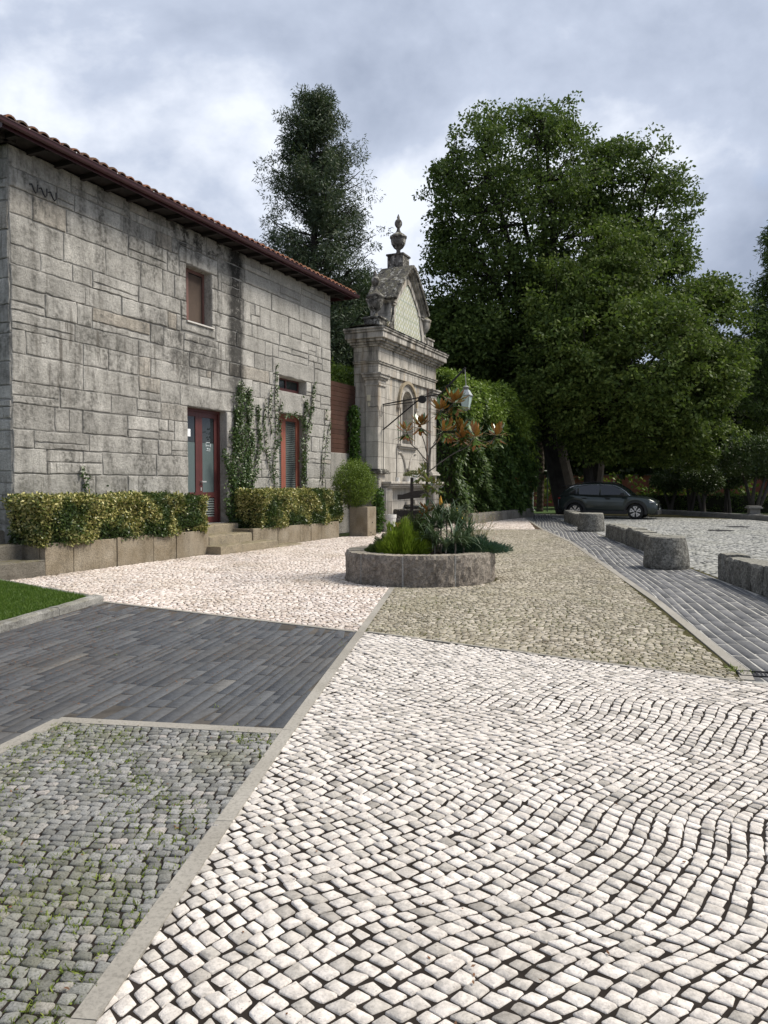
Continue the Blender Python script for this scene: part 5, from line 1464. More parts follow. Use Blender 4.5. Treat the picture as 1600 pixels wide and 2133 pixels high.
# flower spikes and dry stalks
M_or = plain('orange_flower', (.75, .38, .04), .6, nz=.2, ns=40); M_yel = plain('yellow_flower', (.7, .5, .05), .6)
M_brn = plain('brown_stalk', (.2, .1, .04), .8)
def spike(label, u, v, Y, h=.13, r=.022, mat=M_or):
    p = at(u, v, Y); t = thing('aloe_flower', label, 'flower', (p[0], p[1], ZS)); H_ = p[2] - ZS
    m = MB(); m.tube([(0, 0, -.03), (.01, 0, H_ * .5), (0, 0, H_)], [.012, .01, .009], 6); m.build('stalk', M_brn, t)
    m = MB(); m.lathe([(.01, 0), (r, h * .15), (r * 1.1, h * .4), (r * .8, h * .7), (r * .35, h * .95), (.003, h * 1.05)], (0, 0, H_), 9); m.build('petals', mat, t)
spike('tall orange flower spike standing behind the aloes', 918, 1053, 13.2, .16, .026)
spike('small yellow flower spike among the aloes, the higher of two', 952, 1071, 12.9, .1, .02, M_yel)
spike('small yellow flower spike low in front of the dry stalks', 962, 1084, 12.9, .07, .018, M_yel)
c = pp(978, 13.05); t = thing('dry_stalks', 'pale dry flower stalks with reddish tips at the right of the round planter', 'plant', (c[0], c[1], ZS))
m = MB(); tips = []
for k in range(60):
    a = rng.normal(0, .20); b = rng.normal(0, .12); h = rng.uniform(.35, .75)
    x0_, y0_ = rng.normal(0, .1), rng.normal(0, .08)
    m.tube([(x0_, y0_, 0), (x0_ + a * .5, y0_ + b * .5, h * .55), (x0_ + a * 1.1, y0_ + b, h)], [.005, .004, .002], 4, cap=False); tips.append((x0_ + a * 1.1, y0_ + b, h))
m.build('stalks', plain('straw', (.32, .3, .16), .8, nz=.3), t)
T = np.repeat(np.array(tips), 14, 0); T = T + rng.normal(0, .02, T.shape) - np.array([0, 0, 1]) * rng.uniform(0, .22, (len(T), 1))
leaf_obj('seed_heads', leaves(T, rand_dir(len(T)) + np.array([0, 0, .8]), rand_dir(len(T)), .03, .01), leafmat('seed_heads', [(.22, .24, .1), (.36, .33, .18), (.4, .16, .12)], .7, .1), t)
# creeping bits at the left rim
needle_bush('ground_cover', 'low sprawling green plants along the back left rim of the round planter', pp(785, 12.9), (.22, .3, .12), 2500, M_heathd, .05, .012, .4)
c = pp(880, 11.95)
for u_, lb in ((884, 'pale rounded stone on the soil below the aloes, the left one'), (918, 'pale rounded stone on the soil below the aloes, the right one')):
    c = pp(u_, 11.98); m = MB(); m.lathe([(.02, -.02), (.06, .0), (.065, .03), (.04, .055), (.005, .06)], (0, 0, 0), 9)
    setp(m.build('pebble', M_kerb, loc=(c[0], c[1], HP - .06)), lb, 'stone')

# wooden signpost
sp_ = np.array([(858 - CU) / FPX * 13.7, 13.7]); t = thing('wooden_signpost', 'dark weathered wooden signpost with arrow boards behind the lime green bush', 'signpost', (sp_[0], sp_[1], ZS))
M_dw = granite('dark_weathered_wood', (.04, .032, .027), (.085, .072, .062), spk=.3, sscale=25, grime=.3, bumpd=.004)
zz = lambda v: at(858, v, 13.7)[2] - ZS
m = MB(); m.box(-.028, .028, -.028, .028, -.1, zz(995)); m.build('post', M_dw, t, bevel=.004)
ux = lambda u: (u - 858) / FPX * 13.7
m = MB(); m.prism_xz([(ux(828), zz(1041)), (ux(880), zz(1036)), (ux(888), zz(1020)), (ux(860), zz(1023)), (ux(838), zz(1030)), (ux(828), zz(1030))], -.05, -.03); m.build('board', M_dw, t)
m = MB(); m.prism_xz([(ux(825), zz(1068)), (ux(833), zz(1076)), (ux(884), zz(1074)), (ux(884), zz(1063)), (ux(833), zz(1063))], -.05, -.03); m.build('board', M_dw, t)
m = MB(); m.prism_xz([(ux(834), zz(1081)), (ux(838), zz(1090)), (ux(880), zz(1088)), (ux(880), zz(1078)), (ux(836), zz(1080))], -.05, -.03); m.build('board', M_dw, t)

# ================================================================ STONE BOLLARDS AND LOW WALLS
def block_mat():
    tm = NT('speckled_granite_blocks')
    c = tm.mix(tm.ramp(tm.noise(2.5, 4), [(.3, 0.), (.7, 1.)]), (.24, .235, .21), (.38, .37, .335))
    c = tm.mix(.7, c, tm.ramp(tm.noise(24, 5, .85), [(.42, .06), (.5, .6), (.58, 1.)]), 'MULTIPLY')
    c = tm.mix(tm.math('MULTIPLY', tm.ramp(tm.noise(5, 6, .75), [(.47, 0.), (.58, 1.)]), .65), c, (.06, .058, .05))
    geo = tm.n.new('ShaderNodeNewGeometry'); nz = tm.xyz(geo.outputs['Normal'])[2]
    c = tm.mix(tm.math('MULTIPLY', tm.ramp(nz, [(.5, 0.), (.85, .4)]), 1.0), c, (.5, .48, .4))  # light from above painted in: paler colour on the block tops
    tm.bump(tm.math('ADD', tm.noise(40, 6, .8), tm.math('MULTIPLY', tm.noise(12, 4), 1.2)), 1.0, .04); return tm.done(c, .95, .1)
M_block = block_mat()
def bollard(label, c, r0, r1, h, notch=None, seed=0):
    t = thing('stone_bollard', label, 'bollard', (c[0], c[1], 0), 0, 'round granite bollards beside the slate road')
    r = np.random.default_rng(seed); k = 48
    prof = [(r0 * .9, -.01), (r0 * .97, .02), (r0, .07), (r0 * .99, .15)] + [(r0 + (r1 - r0) * q, .15 + (h - .2) * q) for q in (.2, .4, .6, .8, .95)] + [(r1 * .97, h - .02), (r1 * .9, h), (r1 * .5, h + .006), (.01, h + .006)]
    m = MB(); vs = []; n = len(prof)
    for i, (rr, z) in enumerate(prof):
        for j in range(k):
            a = 2 * math.pi * j / k; q = rr * (1 + r.normal(0, .006))
            if notch and z > .2 and notch[0] < a < notch[1] and rr > .1: q = min(q, rr * .7)
            vs.append((q * math.cos(a), q * math.sin(a), z + r.normal(0, .003)))
    fs = [tuple(range(k - 1, -1, -1)), tuple((n - 1) * k + j for j in range(k))]
    for i in range(n - 1):
        for j in range(k): fs.append((i * k + j, i * k + (j + 1) % k, (i + 1) * k + (j + 1) % k, (i + 1) * k + j))
    m.add(vs, fs); m.build('body', M_block, t); return t
bollard('tapered round granite bollard with a slot cut in its right side, nearest the camera', (5.3, 14.4), .415, .345, .6, (R(-64), R(-48)), 3)
bollard('squat round granite bollard in front of the parked car', (6.98, 25.9), .45, .41, .62, None, 4)
def lowwall(label, y0, y1, h, seed, w=.42, L=.55):
    a = np.array([rline(y0) , y0]); b = np.array([rline(y1), y1]); ln = np.linalg.norm(b - a); e = (b - a) / ln
    t = thing('low_granite_wall', label, 'low wall', (a[0], a[1], 0), math.atan2(e[1], e[0]), 'rows of granite blocks along the slate road')
    r = np.random.default_rng(seed); x = 0
    while x < ln - .1:
        l = min(ln - x, L * r.uniform(.7, 1.4)); hh = h + r.normal(0, .015); j = r.normal(0, .012, 2)
        nx = 6; X = np.linspace(x + .006, x + l - .006, nx); vs = []
        for i, xx in enumerate(X):
            ed = .018 if i in (0, nx - 1) else 0
            P = [(.0 + ed, hh * f) for f in (0, .3, .6, .9)] + [(.03 + ed, hh - ed * .5), (-w / 2, hh + .003), (-w + .03, hh - ed * .5), (-w, hh * .9), (-w, 0)]
            P[0] = (0, -.03); P[-1] = (-w, -.03); P[4] = (-.03, hh - ed * .5); 
            for q, (yy_, z) in enumerate(P): vs.append((xx, (-abs(yy_) if q > 3 else -ed) + (r.normal(0, .008) if q < 4 else r.normal(0, .004)) + j[0], z + (r.normal(0, .006) if q else 0)))
        n = 9; fs = [tuple(range(n)), tuple((nx - 1) * n + q for q in range(n - 1, -1, -1))]
        for a_ in range(nx - 1):
            for q in range(n): fs.append((a_ * n + q, (a_ + 1) * n + q, (a_ + 1) * n + (q + 1) % n, a_ * n + (q + 1) % n))
        m = MB(); m.add(vs, fs); m.build('stone_block', M_block, t); x += l
    return t
lowwall('row of rough granite blocks at the right edge, nearest the camera', 7.6, 12.75, .42, 1)
lowwall('long row of rough granite blocks between the two round bollards', 16.9, 23.1, .42, 2, L=.8)
lowwall('short dark row of granite blocks beyond the far bollard, beside the car', 28.6, 33.2, .46, 3)
M_dkerb = granite('dark_kerb_granite', (.2, .195, .18), (.3, .29, .27), grime=.6, bumpd=.012)
ka, kb = (14.3, 45.0), (16.3, 34.9)
kerb('car_park_kerb', ka, kb, .3, .24, 1.1, M_dkerb, 'long granite kerb at the far right edge of the car park, under the clipped trees')
kerb('car_park_kerb', kb, (17.6, 28.0), .3, .24, 1.1, M_dkerb, 'granite kerb leaving the right edge of the picture past the stone plinth')
c = G(1573, 1083); t = thing('stone_plinth', 'square granite plinth with a moulded cap at the far kerb', 'plinth', (c[0] + .1, c[1] + .35, 0), R(-10))
m = MB(); m.box(-.22, .22, -.22, .22, 0, .5); m.box(-.3, .3, -.3, .3, -.02, .26); m.build('shaft', M_dkerb, t, bevel=.015)
m = MB(); m.box(-.31, .31, -.31, .31, .5, .57); m.box(-.26, .26, -.26, .26, .57, .62); m.build('cap', M_dkerb, t, bevel=.015)

# ================================================================ CAR
CF, CR = np.array([11.42, 34.85]), np.array([8.98, 36.1])
ch = (CF - CR) / np.linalg.norm(CF - CR); cn = np.array([ch[1], -ch[0]])      # cn: towards camera side
mid = (CF + CR) / 2 - cn * .80
car = thing('parked_car', 'dark grey green suv parked under the big trees, facing right', 'car', (mid[0], mid[1], .012), math.atan2(ch[1], ch[0]))
M_paint = plain('dark_car_paint', (.035, .045, .042), .18, .35, spec=.7)
M_clad = plain('black_cladding', (.012, .012, .013), .6)
M_cglass = plain('dark_car_glass', (.012, .014, .016), .04, spec=.8)
M_tyre = plain('tyre_rubber', (.012, .012, .012), .85)
M_alloy = plain('alloy', (.62, .62, .63), .28, .85)
M_chrome = plain('chrome_trim', (.6, .6, .62), .2, .9)
WBH, RW = 1.36, .36
xs_ = np.linspace(-2.2, 2.28, 65)
def interp(x, pts): a = np.array(pts); return np.interp(x, a[:, 0], a[:, 1])
def zbot(x):
    z = interp(x, [(-2.2, .42), (-2.0, .3), (-1.75, .24), (1.8, .24), (2.15, .26), (2.28, .34)])
    for wx in (-WBH, WBH):
        d = abs(x - wx)
        if d < .45: z = max(z, .34 + math.sqrt(.45 ** 2 - d * d))
    return z
ztop_ = [(-2.2, .98), (-2.1, 1.06), (-1.6, 1.1), (0, 1.04), (.9, 1.03), (1.1, 1.06), (1.5, 1.03), (1.9, .95), (2.15, .82), (2.28, .66)]
hw = [(-2.2, .74), (-2.0, .86), (-1.4, .93), (0, .915), (1.4, .93), (1.9, .88), (2.15, .76), (2.28, .6)]
m = MB(); vs = []
for x in xs_:
    zb, zt, w = zbot(x), interp(x, ztop_), interp(x, hw)
    half_ = [(0, zb), (w * .55, zb), (w * .955, zb), (w * 1.0, zb + (zt - zb) * .3), (w * .985, zb + (zt - zb) * .6), (w * .955, zb + (zt - zb) * .86), (w * .88, zt), (w * .5, zt + .03), (0, zt + .04)]
    vs += [(x, -y, z) for y, z in half_] + [(x, y, z) for y, z in half_[-2:0:-1]]
k = 16; n = len(xs_)
fs = [tuple(range(k)), tuple((n - 1) * k + q for q in range(k - 1, -1, -1))]
for a in range(n - 1):
    for q_ in range(k): fs.append((a * k + q_, a * k + (q_ + 1) % k, (a + 1) * k + (q_ + 1) % k, (a + 1) * k + q_))
m.add(vs, fs); m.build('body', M_paint, car, smooth=True)
# greenhouse
rt = [(-2.12, 1.02), (-2.0, 1.22), (-1.75, 1.46), (-1.5, 1.57), (-1.0, 1.63), (-.3, 1.655), (.3, 1.62), (.6, 1.53), (.9, 1.33), (1.18, 1.06)]
m = MB(); vs = []; X = np.linspace(-2.12, 1.18, 40)
for x in X:
    zt = interp(x, rt); zb = interp(x, ztop_) - .04; f_ = (zt - zb) / .65
    wb = .86 * interp(x, [(-2.12, .9), (-1.7, .98), (0, 1), (1.18, .95)]); wt = wb - .22 * max(0, f_)
    h2 = [(0, zb), (wb, zb), (wt + .02, zt - .05 * min(1, max(f_, 0))), (wt - .08, zt), (0, zt + .015)]
    vs += [(x, -y, z) for y, z in h2] + [(x, y, z) for y, z in h2[-2:0:-1]]
k = 8; n = len(X); fs = [tuple(range(k)), tuple((n - 1) * k + q for q in range(k - 1, -1, -1))]
for a in range(n - 1):
    for q_ in range(k): fs.append((a * k + q_, a * k + (q_ + 1) % k, (a + 1) * k + (q_ + 1) % k, (a + 1) * k + q_))
m.add(vs, fs); m.build('cabin', M_paint, car, smooth=True)
def gy(x, z):
    zt = interp(x, rt); zb = interp(x, ztop_) - .04; wb = .86 * interp(x, [(-2.12, .9), (-1.7, .98), (0, 1), (1.18, .95)]); wt = wb - .22 * max(0, (zt - zb) / .65) + .02
    return wb + (wt - wb) * (z - zb) / max(.05, zt - .05 - zb)
def sideglass(pts, name, mat=M_cglass, off=.012):
    for sg in (-1, 1):
        m = MB(); vs = [(x, sg * (gy(x, z) + off), z) for x, z in pts] + [(x, sg * (gy(x, z) - .01), z) for x, z in pts]; n = len(pts)
        fs = [tuple(range(n)) if sg < 0 else tuple(range(n - 1, -1, -1))] + [(i, n + i, n + (i + 1) % n, (i + 1) % n) if sg < 0 else ((i + 1) % n, n + (i + 1) % n, n + i, i) for i in range(n)]
        m.add(vs, fs); m.build(name, mat, car)
sideglass([(-.2, 1.1), (.82, 1.11), (.62, 1.34), (.4, 1.48), (.15, 1.55), (-.2, 1.57)], 'window')
sideglass([(-1.2, 1.12), (-.27, 1.1), (-.27, 1.57), (-.7, 1.56), (-1.05, 1.5), (-1.22, 1.44)], 'window')
sideglass([(-1.68, 1.16), (-1.28, 1.13), (-1.28, 1.42), (-1.5, 1.3)], 'window')
for sg in (-1, 1):
    m = MB(); m.tube([(x, sg * (gy(x, interp(x, rt) - .09) + .012), interp(x, rt) - .075) for x in np.linspace(-1.85, 1.1, 16)], .014, 5); m.build('chrome_trim', M_chrome, car)
    m = MB(); m.tube([(x, sg * .6, interp(x, rt) + .045 - .05 * (abs(x + .5) > 1.0)) for x in np.linspace(-1.55, .55, 10)], .018, 6); m.build('roof_rail', M_clad, car)
    m = MB(); m.box(.72, .9, min(sg * .88, sg * 1.06), max(sg * .88, sg * 1.06), 1.06, 1.2); m.build('mirror', M_clad, car, bevel=.03)
    for dx in (-.95, .12):
        m = MB(); m.box(dx - .1, dx + .12, min(sg * .9, sg * .945), max(sg * .9, sg * .945), .93, .965); m.build('door_handle', M_clad, car, bevel=.008)
    m = MB(); 
    for xd in (-1.15, -.22, .95): m.add([(xd, sg * .935, .34), (xd + .012, sg * .935, .34), (xd + .03, sg * .88, 1.04), (xd + .018, sg * .88, 1.04)], [(0, 1, 2, 3)])
    # sill cladding and arches
    m = MB(); m.box(-1.0, 1.0, min(sg * .9, sg * .945), max(sg * .9, sg * .945), .22, .38); m.build('sill', M_clad, car, bevel=.01)
    for wx in (-WBH, WBH):
        m = MB(); A = np.linspace(-.25, math.pi + .25, 20); vs = []
        for a in A:
            for rr, yy_ in ((.41, .88), (.41, .955), (.5, .95), (.5, .9)): vs.append((wx + rr * math.cos(a), sg * yy_, .34 + rr * math.sin(a)))
        fs = []
        for i in range(19):
            for q_ in range(4): fs.append((i * 4 + q_, i * 4 + (q_ + 1) % 4, (i + 1) * 4 + (q_ + 1) % 4, (i + 1) * 4 + q_))
        m.add(vs, fs); m.build('wheel_arch', M_clad, car)
    # crease panels
    m = MB(); m.add([(-.75, sg * .938, .86), (-.2, sg * .93, .8), (.1, sg * .936, .42), (-.3, sg * .94, .42)], [(0, 1, 2, 3)])
    lt = MB(); lt.box(1.95, 2.16, min(sg * .6, sg * .83), max(sg * .6, sg * .83), .74, .82); lt.build('headlight', plain('headlight_glass', (.35, .37, .4), .1, spec=.9), car, bevel=.02)
    lt = MB(); lt.box(-2.2, -2.08, min(sg * .45, sg * .8), max(sg * .45, sg * .8), .9, .97); lt.build('tail_light', plain('tail_red', (.2, .01, .01), .2), car, bevel=.02)
m = MB(); m.box(1.9, 2.3, -.62, .62, .2, .42); m.build('front_bumper', M_clad, car, bevel=.04)
m = MB(); m.box(-2.24, -1.95, -.7, .7, .26, .5); m.build('rear_bumper', M_clad, car, bevel=.04)
m = MB(); m.box(-2.12, -1.75, -.6, .6, 1.5, 1.54); m.build('spoiler', M_clad, car, bevel=.01)
def wheel(x, sg):
    t = MB(); c = (x, sg * .8, .35)
    prof = [(.2, -.11), (.32, -.115), (.352, -.09), (.36, -.03), (.36, .03), (.352, .09), (.32, .115), (.24, .11)]
    vs = []; kk = 32
    for r_, y_ in prof:
        for j in range(kk): a = 2 * math.pi * j / kk; vs.append((x + r_ * math.cos(a), sg * (.8 + y_), .35 + r_ * math.sin(a)))
    fs = [(i * kk + j, i * kk + (j + 1) % kk, (i + 1) * kk + (j + 1) % kk, (i + 1) * kk + j) for i in range(len(prof) - 1) for j in range(kk)]
    t.add(vs, fs); w = t.build('wheel', M_tyre, car, smooth=True)
    d = MB(); vs = [(x + .245 * math.cos(2 * math.pi * j / kk), sg * .87, .35 + .245 * math.sin(2 * math.pi * j / kk)) for j in range(kk)]; d.add(vs, [tuple(range(kk))]); d.build('wheel_back', M_clad, w)
    r_ = MB()
    for s_ in range(5):
        a = s_ * 2 * math.pi / 5 + .35
        for da in (-.2, .2):
            p0 = np.array([math.cos(a), math.sin(a)]) * .05; p1 = np.array([math.cos(a + da), math.sin(a + da)]) * .16; p2 = np.array([math.cos(a + da * 1.6), math.sin(a + da * 1.6)]) * .245
            for pa, pb, wd in ((p0, p1, .02), (p1, p2, .024)):
                e = (pb - pa) / np.linalg.norm(pb - pa); nn = np.array([-e[1], e[0]]) * wd
                Q = [pa - nn, pb - nn, pb + nn, pa + nn]; y0, y1 = sorted((sg * .88, sg * .905))
                r_.add([(x + q_[0], y0, .35 + q_[1]) for q_ in Q] + [(x + q_[0], y1, .35 + q_[1]) for q_ in Q], [(0, 1, 2, 3), (7, 6, 5, 4), (0, 4, 5, 1), (1, 5, 6, 2), (2, 6, 7, 3), (3, 7, 4, 0)])
        b0, b1 = a - .32, a + .32
        p1 = np.array([math.cos(b0), math.sin(b0)]) * .24; p2 = np.array([math.cos(b1), math.sin(b1)]) * .24; e = (p2 - p1) / np.linalg.norm(p2 - p1); nn = np.array([-e[1], e[0]]) * .014
        Q = [p1 - nn, p2 - nn, p2 + nn, p1 + nn]; y0, y1 = sorted((sg * .882, sg * .903))
        r_.add([(x + q_[0], y0, .35 + q_[1]) for q_ in Q] + [(x + q_[0], y1, .35 + q_[1]) for q_ in Q], [(0, 1, 2, 3), (7, 6, 5, 4), (0, 4, 5, 1), (1, 5, 6, 2), (2, 6, 7, 3), (3, 7, 4, 0)])
    r_.build('rim', M_alloy, w)
for x in (-WBH, WBH):
    for sg in (-1, 1): wheel(x, sg)

# ================================================================ CREEPER WALL
cw0, cw1 = np.array([2.35, 31.3]), np.array([6.85, 38.2])
cl = np.linalg.norm(cw1 - cw0); ca_ = math.atan2(*(cw1 - cw0)[::-1])
t = thing('creeper_wall', 'high garden wall completely covered in green climbing creeper', 'climbing plant', (cw0[0], cw0[1], 0), ca_)
M_creep = leafmat('creeper_leaves', [(.028, .06, .016), (.045, .09, .02), (.07, .12, .025), (.1, .15, .03)], .5, .25)
M_creepl = leafmat('young_creeper_leaves', [(.1, .16, .025), (.16, .24, .035), (.22, .3, .05)], .5, .3)
n = 30000
q1 = rng.random((n, 2)); x = q1[:, 0] * cl; z = q1[:, 1] * 6.1 + .3
top_h = lambda x: 6.0 + .25 * np.sin(x * 1.7) + .2 * np.sin(x * 3.9 + 1) - .25 * (x / cl) ** 3 * 3
zz_ = z / 6.4 * top_h(x)
rd_ = np.clip((zz_ - (top_h(x) - 1.0)) / 1.0, 0, 1)
yy_ = -.35 - .28 * np.sin(x * 2.3) * np.sin(z * 1.9) - .18 * np.sin(x * 6 + z * 2.5) * np.sin(z * 3.3 + x) - .25 * np.sin(z / 6.4 * 3.1) + .8 * rd_ ** 2 + rng.normal(0, .09, n)
P = np.stack([x, yy_, zz_], 1)
d = unit(rand_dir(n) * .7 + np.array([0, -.5, -.7])); nr = np.array([[0, -1., .9]]) + rand_dir(n) * .7
V1 = leaves(P, d, nr, .19 * rng.uniform(.6, 1.4, n), .085)
n2 = 9000; x = rng.random(n2) * cl; y = rng.uniform(-.4, 1.6, n2); P = np.stack([x, y, top_h(x) - .1 - .25 * np.abs(y - .5) + rng.normal(0, .12, n2)], 1)
V2 = leaves(P, unit(rand_dir(n2) + np.array([0, 0, .2])), np.array([[0, 0, 1.]]) + rand_dir(n2) * .7, .18 * rng.uniform(.6, 1.4, n2), .08)
# ends
n3 = 6000; P = np.stack([rng.choice([0, cl], n3) + rng.normal(0, .12, n3), rng.uniform(-.4, 1.5, n3), rng.uniform(.3, 6.0, n3)], 1)
V3 = leaves(P, rand_dir(n3), rand_dir(n3), .18, .08)
leaf_obj('foliage', [V1, V3], M_creep, t)
# young hanging sprays near the top
ctr = []
for k in range(380):
    x = rng.uniform(0, cl); z = top_h(x) - abs(rng.normal(0, 1.1)); ctr.append((x, -.62 - .25 * math.sin(x * 2.3) * math.sin(z * 1.9) + .8 * max(0, z - top_h(x) + 1) ** 2 + rng.normal(0, .1), z))
leaf_obj('young_leaves', [V2, clumps(np.array(ctr), .38, 45, .17, .42, .6, .6, droop=.5)], M_creepl, t)
m = MB(); m.box(.3, cl - .3, .25, 1.2, -.02, 5.2); m.build('wall', granite('old_wall', (.1, .09, .08), (.15, .14, .12)), t)
k0, k1_ = G(985, 1092), G(1112, 1076)
kerb('bed_kerb', k0, k1_, .2, .42, .9, granite('bed_kerb_stone', (.2, .185, .15), (.32, .3, .26), grime=.7, streak=True), 'low weathered stone kerb along the foot of the creeper wall')
t = thing('hedge', 'strip of bright leaves seen over the board fence beside the building', 'hedge', (f0[0] + .1, f0[1] + 1.2, 0), fa)
P = rng.uniform(0, 1, (520, 3)) * np.array([2.2, .8, 1.3]) + np.array([-.3, 0, 4.3]); leaf_obj('foliage', clumps(P, .16, 12, .1, .55, 1, .5), M_creepl, t)
m = MB()
for k in range(6): limb(m, (k * .35, .4, 0), (k * .35, .4, 5.2), .03, .01, .02, 5)
m.build('stems', M_twig, t)
# sprigs on the shrine's left edge
t = vine_mass('vine', 'dark green vine growing up the edge of the board fence against the shrine', (at(738, 900, 25.7)[0], 25.55, 2.9), (.28, .2, 2.4), 2600, M_vine, .085)

# ================================================================ TREES
M_trunk = granite('dark_bark', (.03, .027, .023), (.06, .053, .045), grime=.5, bumpd=.04, gscale=3)
def nz3(p, f, s=0):
    x, y, z = p[:, 0] * f, p[:, 1] * f, p[:, 2] * f
    return (np.sin(x + 1.3 * np.sin(y * .8 + s) + s) * np.sin(y * 1.1 + 1.2 * np.sin(z * .9) + 2 * s) + np.sin(z * 1.2 + 1.4 * np.sin(x * .7 + s)) * np.sin(x * .9 - y * .6 + s)) * .6
def broadleaf(name, label, base, ells, nclump, per, L, mat, tr, th_, crad=.55, lo=.55, limbs=70, inner=.25, flat=.55, wob=.1, aspect=.62, gap=.18):
    t = thing(name, label, 'tree', (base[0], base[1], 0))
    E = [(e[0] - base[0], e[1] - base[1], *e[2:]) for e in ells]
    P = env_points(E, int(nclump * 1.75), lo, wob, inner)
    cc = P.mean(0); sc_w = 1 + .035 * nz3(P, 1.6, 3) + .02 * nz3(P, 3.1, 5); P = cc + (P - cc) * sc_w[:, None]
    v_ = nz3(P, 1.25, len(P) % 7); P = P[(v_ > -.12) | (rng.random(len(P)) < gap)]
    leaf_obj('crown', clumps(P, crad * rng.uniform(.6, 1.25, len(P)), per, L, aspect, flat, .7, droop=.25), mat, t)
    m = MB(); top = max(e[2] + e[5] * .5 for e in E); cx_ = np.mean([e[0] for e in E[:1]]); cy_ = E[0][1]
    ax = limb(m, (0, 0, -.1), (cx_ * .5, cy_ * .5, th_), tr, tr * .7, 0, 10, 8)
    ends = P[rng.choice(len(P), limbs, replace=False)]
    main = []
    for k in range(9):
        e = E[k % len(E)]; b = np.array([e[0] + rng.normal(0, e[3] * .3), e[1] + rng.normal(0, e[4] * .3), e[2] + e[5] * rng.uniform(.1, .7)])
        main.append(limb(m, ax[-1 - (k % 3)], b, tr * .42, tr * .08, .08, 7, 10))
    J = np.concatenate(main)
    for b in ends:
        dd = np.linalg.norm(J - b, axis=1) + np.maximum(0, J[:, 2] - b[2]) * 2; a = J[np.argmin(dd)]
        limb(m, a, b, tr * .075, tr * .018, .06, 4, 5)
    m.build('trunk', M_trunk, t); return t
M_t1 = leafmat('dark_broad_leaves', [(.038, .066, .018), (.062, .098, .026), (.092, .135, .034), (.14, .19, .048)], .6, .25, spec=.2)
M_t2 = leafmat('olive_broad_leaves', [(.04, .068, .016), (.068, .105, .023), (.1, .14, .032), (.155, .195, .048)], .6, .28, spec=.2)
Y1 = 40.0
def el(u, v, ru, rv, Y=Y1, ry=None):
    p = at(u, v, Y); s = Y / FPX; return (p[0], p[1], p[2], ru * s, (ry if ry else ru * s * .9), rv * s)
b1 = at(1188, 1060, 41.5)
broadleaf('broadleaf_tree', 'tallest dark broadleaf tree, its domed crown rising left of centre behind the creeper wall', (b1[0], 41.5),
          [el(1085, 440, 195, 215, 42), el(1010, 560, 130, 180, 42), el(1105, 350, 130, 110, 42), el(960, 420, 75, 110, 42), el(1000, 690, 110, 90, 41), el(1150, 660, 120, 120, 41)],
          2700, 34, .19, M_t1, .72, 6.5, .5, .25, limbs=420, wob=.05)
b2 = at(1235, 1060, 43.5)
broadleaf('broadleaf_tree', 'second large broadleaf tree with a rounder paler crown, right of the tallest tree', (b2[0], 43.5),
          [el(1330, 460, 120, 165, 43), el(1270, 400, 90, 110, 43), el(1370, 600, 90, 130, 42), el(1270, 640, 130, 120, 42)],
          1550, 34, .19, M_t1, .5, 7, .5, .25, limbs=260, wob=.05)
b3 = at(1232, 1060, 39.8)
broadleaf('broadleaf_tree', 'broad sprawling tree with olive green leaves reaching low over the parked car', (b3[0], 39.8),
          [el(1200, 640, 110, 110, 37.5), el(1250, 925, 90, 45, 38.5), el(1390, 945, 90, 35, 39), el(1300, 560, 100, 110, 38), el(1180, 760, 105, 105, 36.5), el(1330, 760, 190, 150, 36.5), el(1470, 740, 95, 150, 37.5), el(1480, 640, 70, 70, 38), el(1250, 860, 100, 60, 37), el(1430, 880, 110, 55, 37), el(1340, 900, 110, 50, 38)],
          3000, 36, .19, M_t2, .3, 4.5, .5, .35, limbs=260, flat=.5, wob=.07)
# conifer behind the building
def conifer(name, label, base, prof, nclump, L, mat, tr, per=60, crad=.5, zlo=3):
    """prof: list of (z, radius)"""
    t = thing(name, label, 'tree', (base[0], base[1], 0)); zt = prof[-1][0]; pz = np.array(prof)
    m = MB(); m.tube([(0, 0, -.1), (.1, 0, zt * .3), (-.05, 0, zt * .6), (0, 0, zt * .97)], [tr, tr * .8, tr * .45, .03], 9)
    C = []; nb = int(nclump / 9)
    for k in range(nb):
        z = zlo + (zt - zlo) * (k + rng.random()) / nb; r = np.interp(z, pz[:, 0], pz[:, 1]) * rng.uniform(.65, 1.12); a = rng.uniform(0, 6.283)
        d = np.array([math.cos(a), math.sin(a), 0])
        tip = np.array([0, 0, z]) + d * r + np.array([0, 0, .12 * r]); st = np.array([0, 0, max(zlo * .5, z - .25 * r)])
        mid_ = (st + tip) / 2 + np.array([0, 0, -.12 * r]); tt_ = np.linspace(0, 1, 6)[:, None]; Q = (1 - tt_) ** 2 * st + 2 * tt_ * (1 - tt_) * mid_ + tt_ ** 2 * tip
        m.tube(Q, np.linspace(.06, .015, 6) * (tr / .4), 5, cap=False)
        for f_ in np.linspace(.3, 1.02, 9):
            p = (1 - f_) ** 2 * st + 2 * f_ * (1 - f_) * mid_ + f_ ** 2 * tip; C.append(p + rng.normal(0, .12 + .18 * f_ * min(1, r / 3), 3) + np.array([0, 0, -.1]))
    m.build('trunk', M_trunk, t)
    C = np.array(C); leaf_obj('crown', clumps(C, crad * rng.uniform(.5, 1.1, len(C)), per, L, .22, .8, .3, droop=.35), mat, t)
    return t
M_con = leafmat('conifer_sprays', [(.026, .046, .026), (.04, .064, .033), (.058, .086, .04), (.07, .085, .036)], .6, .12)
cb = at(658, 1000, 39)
H_ = lambda v, Y=39: at(0, v, Y)[2]
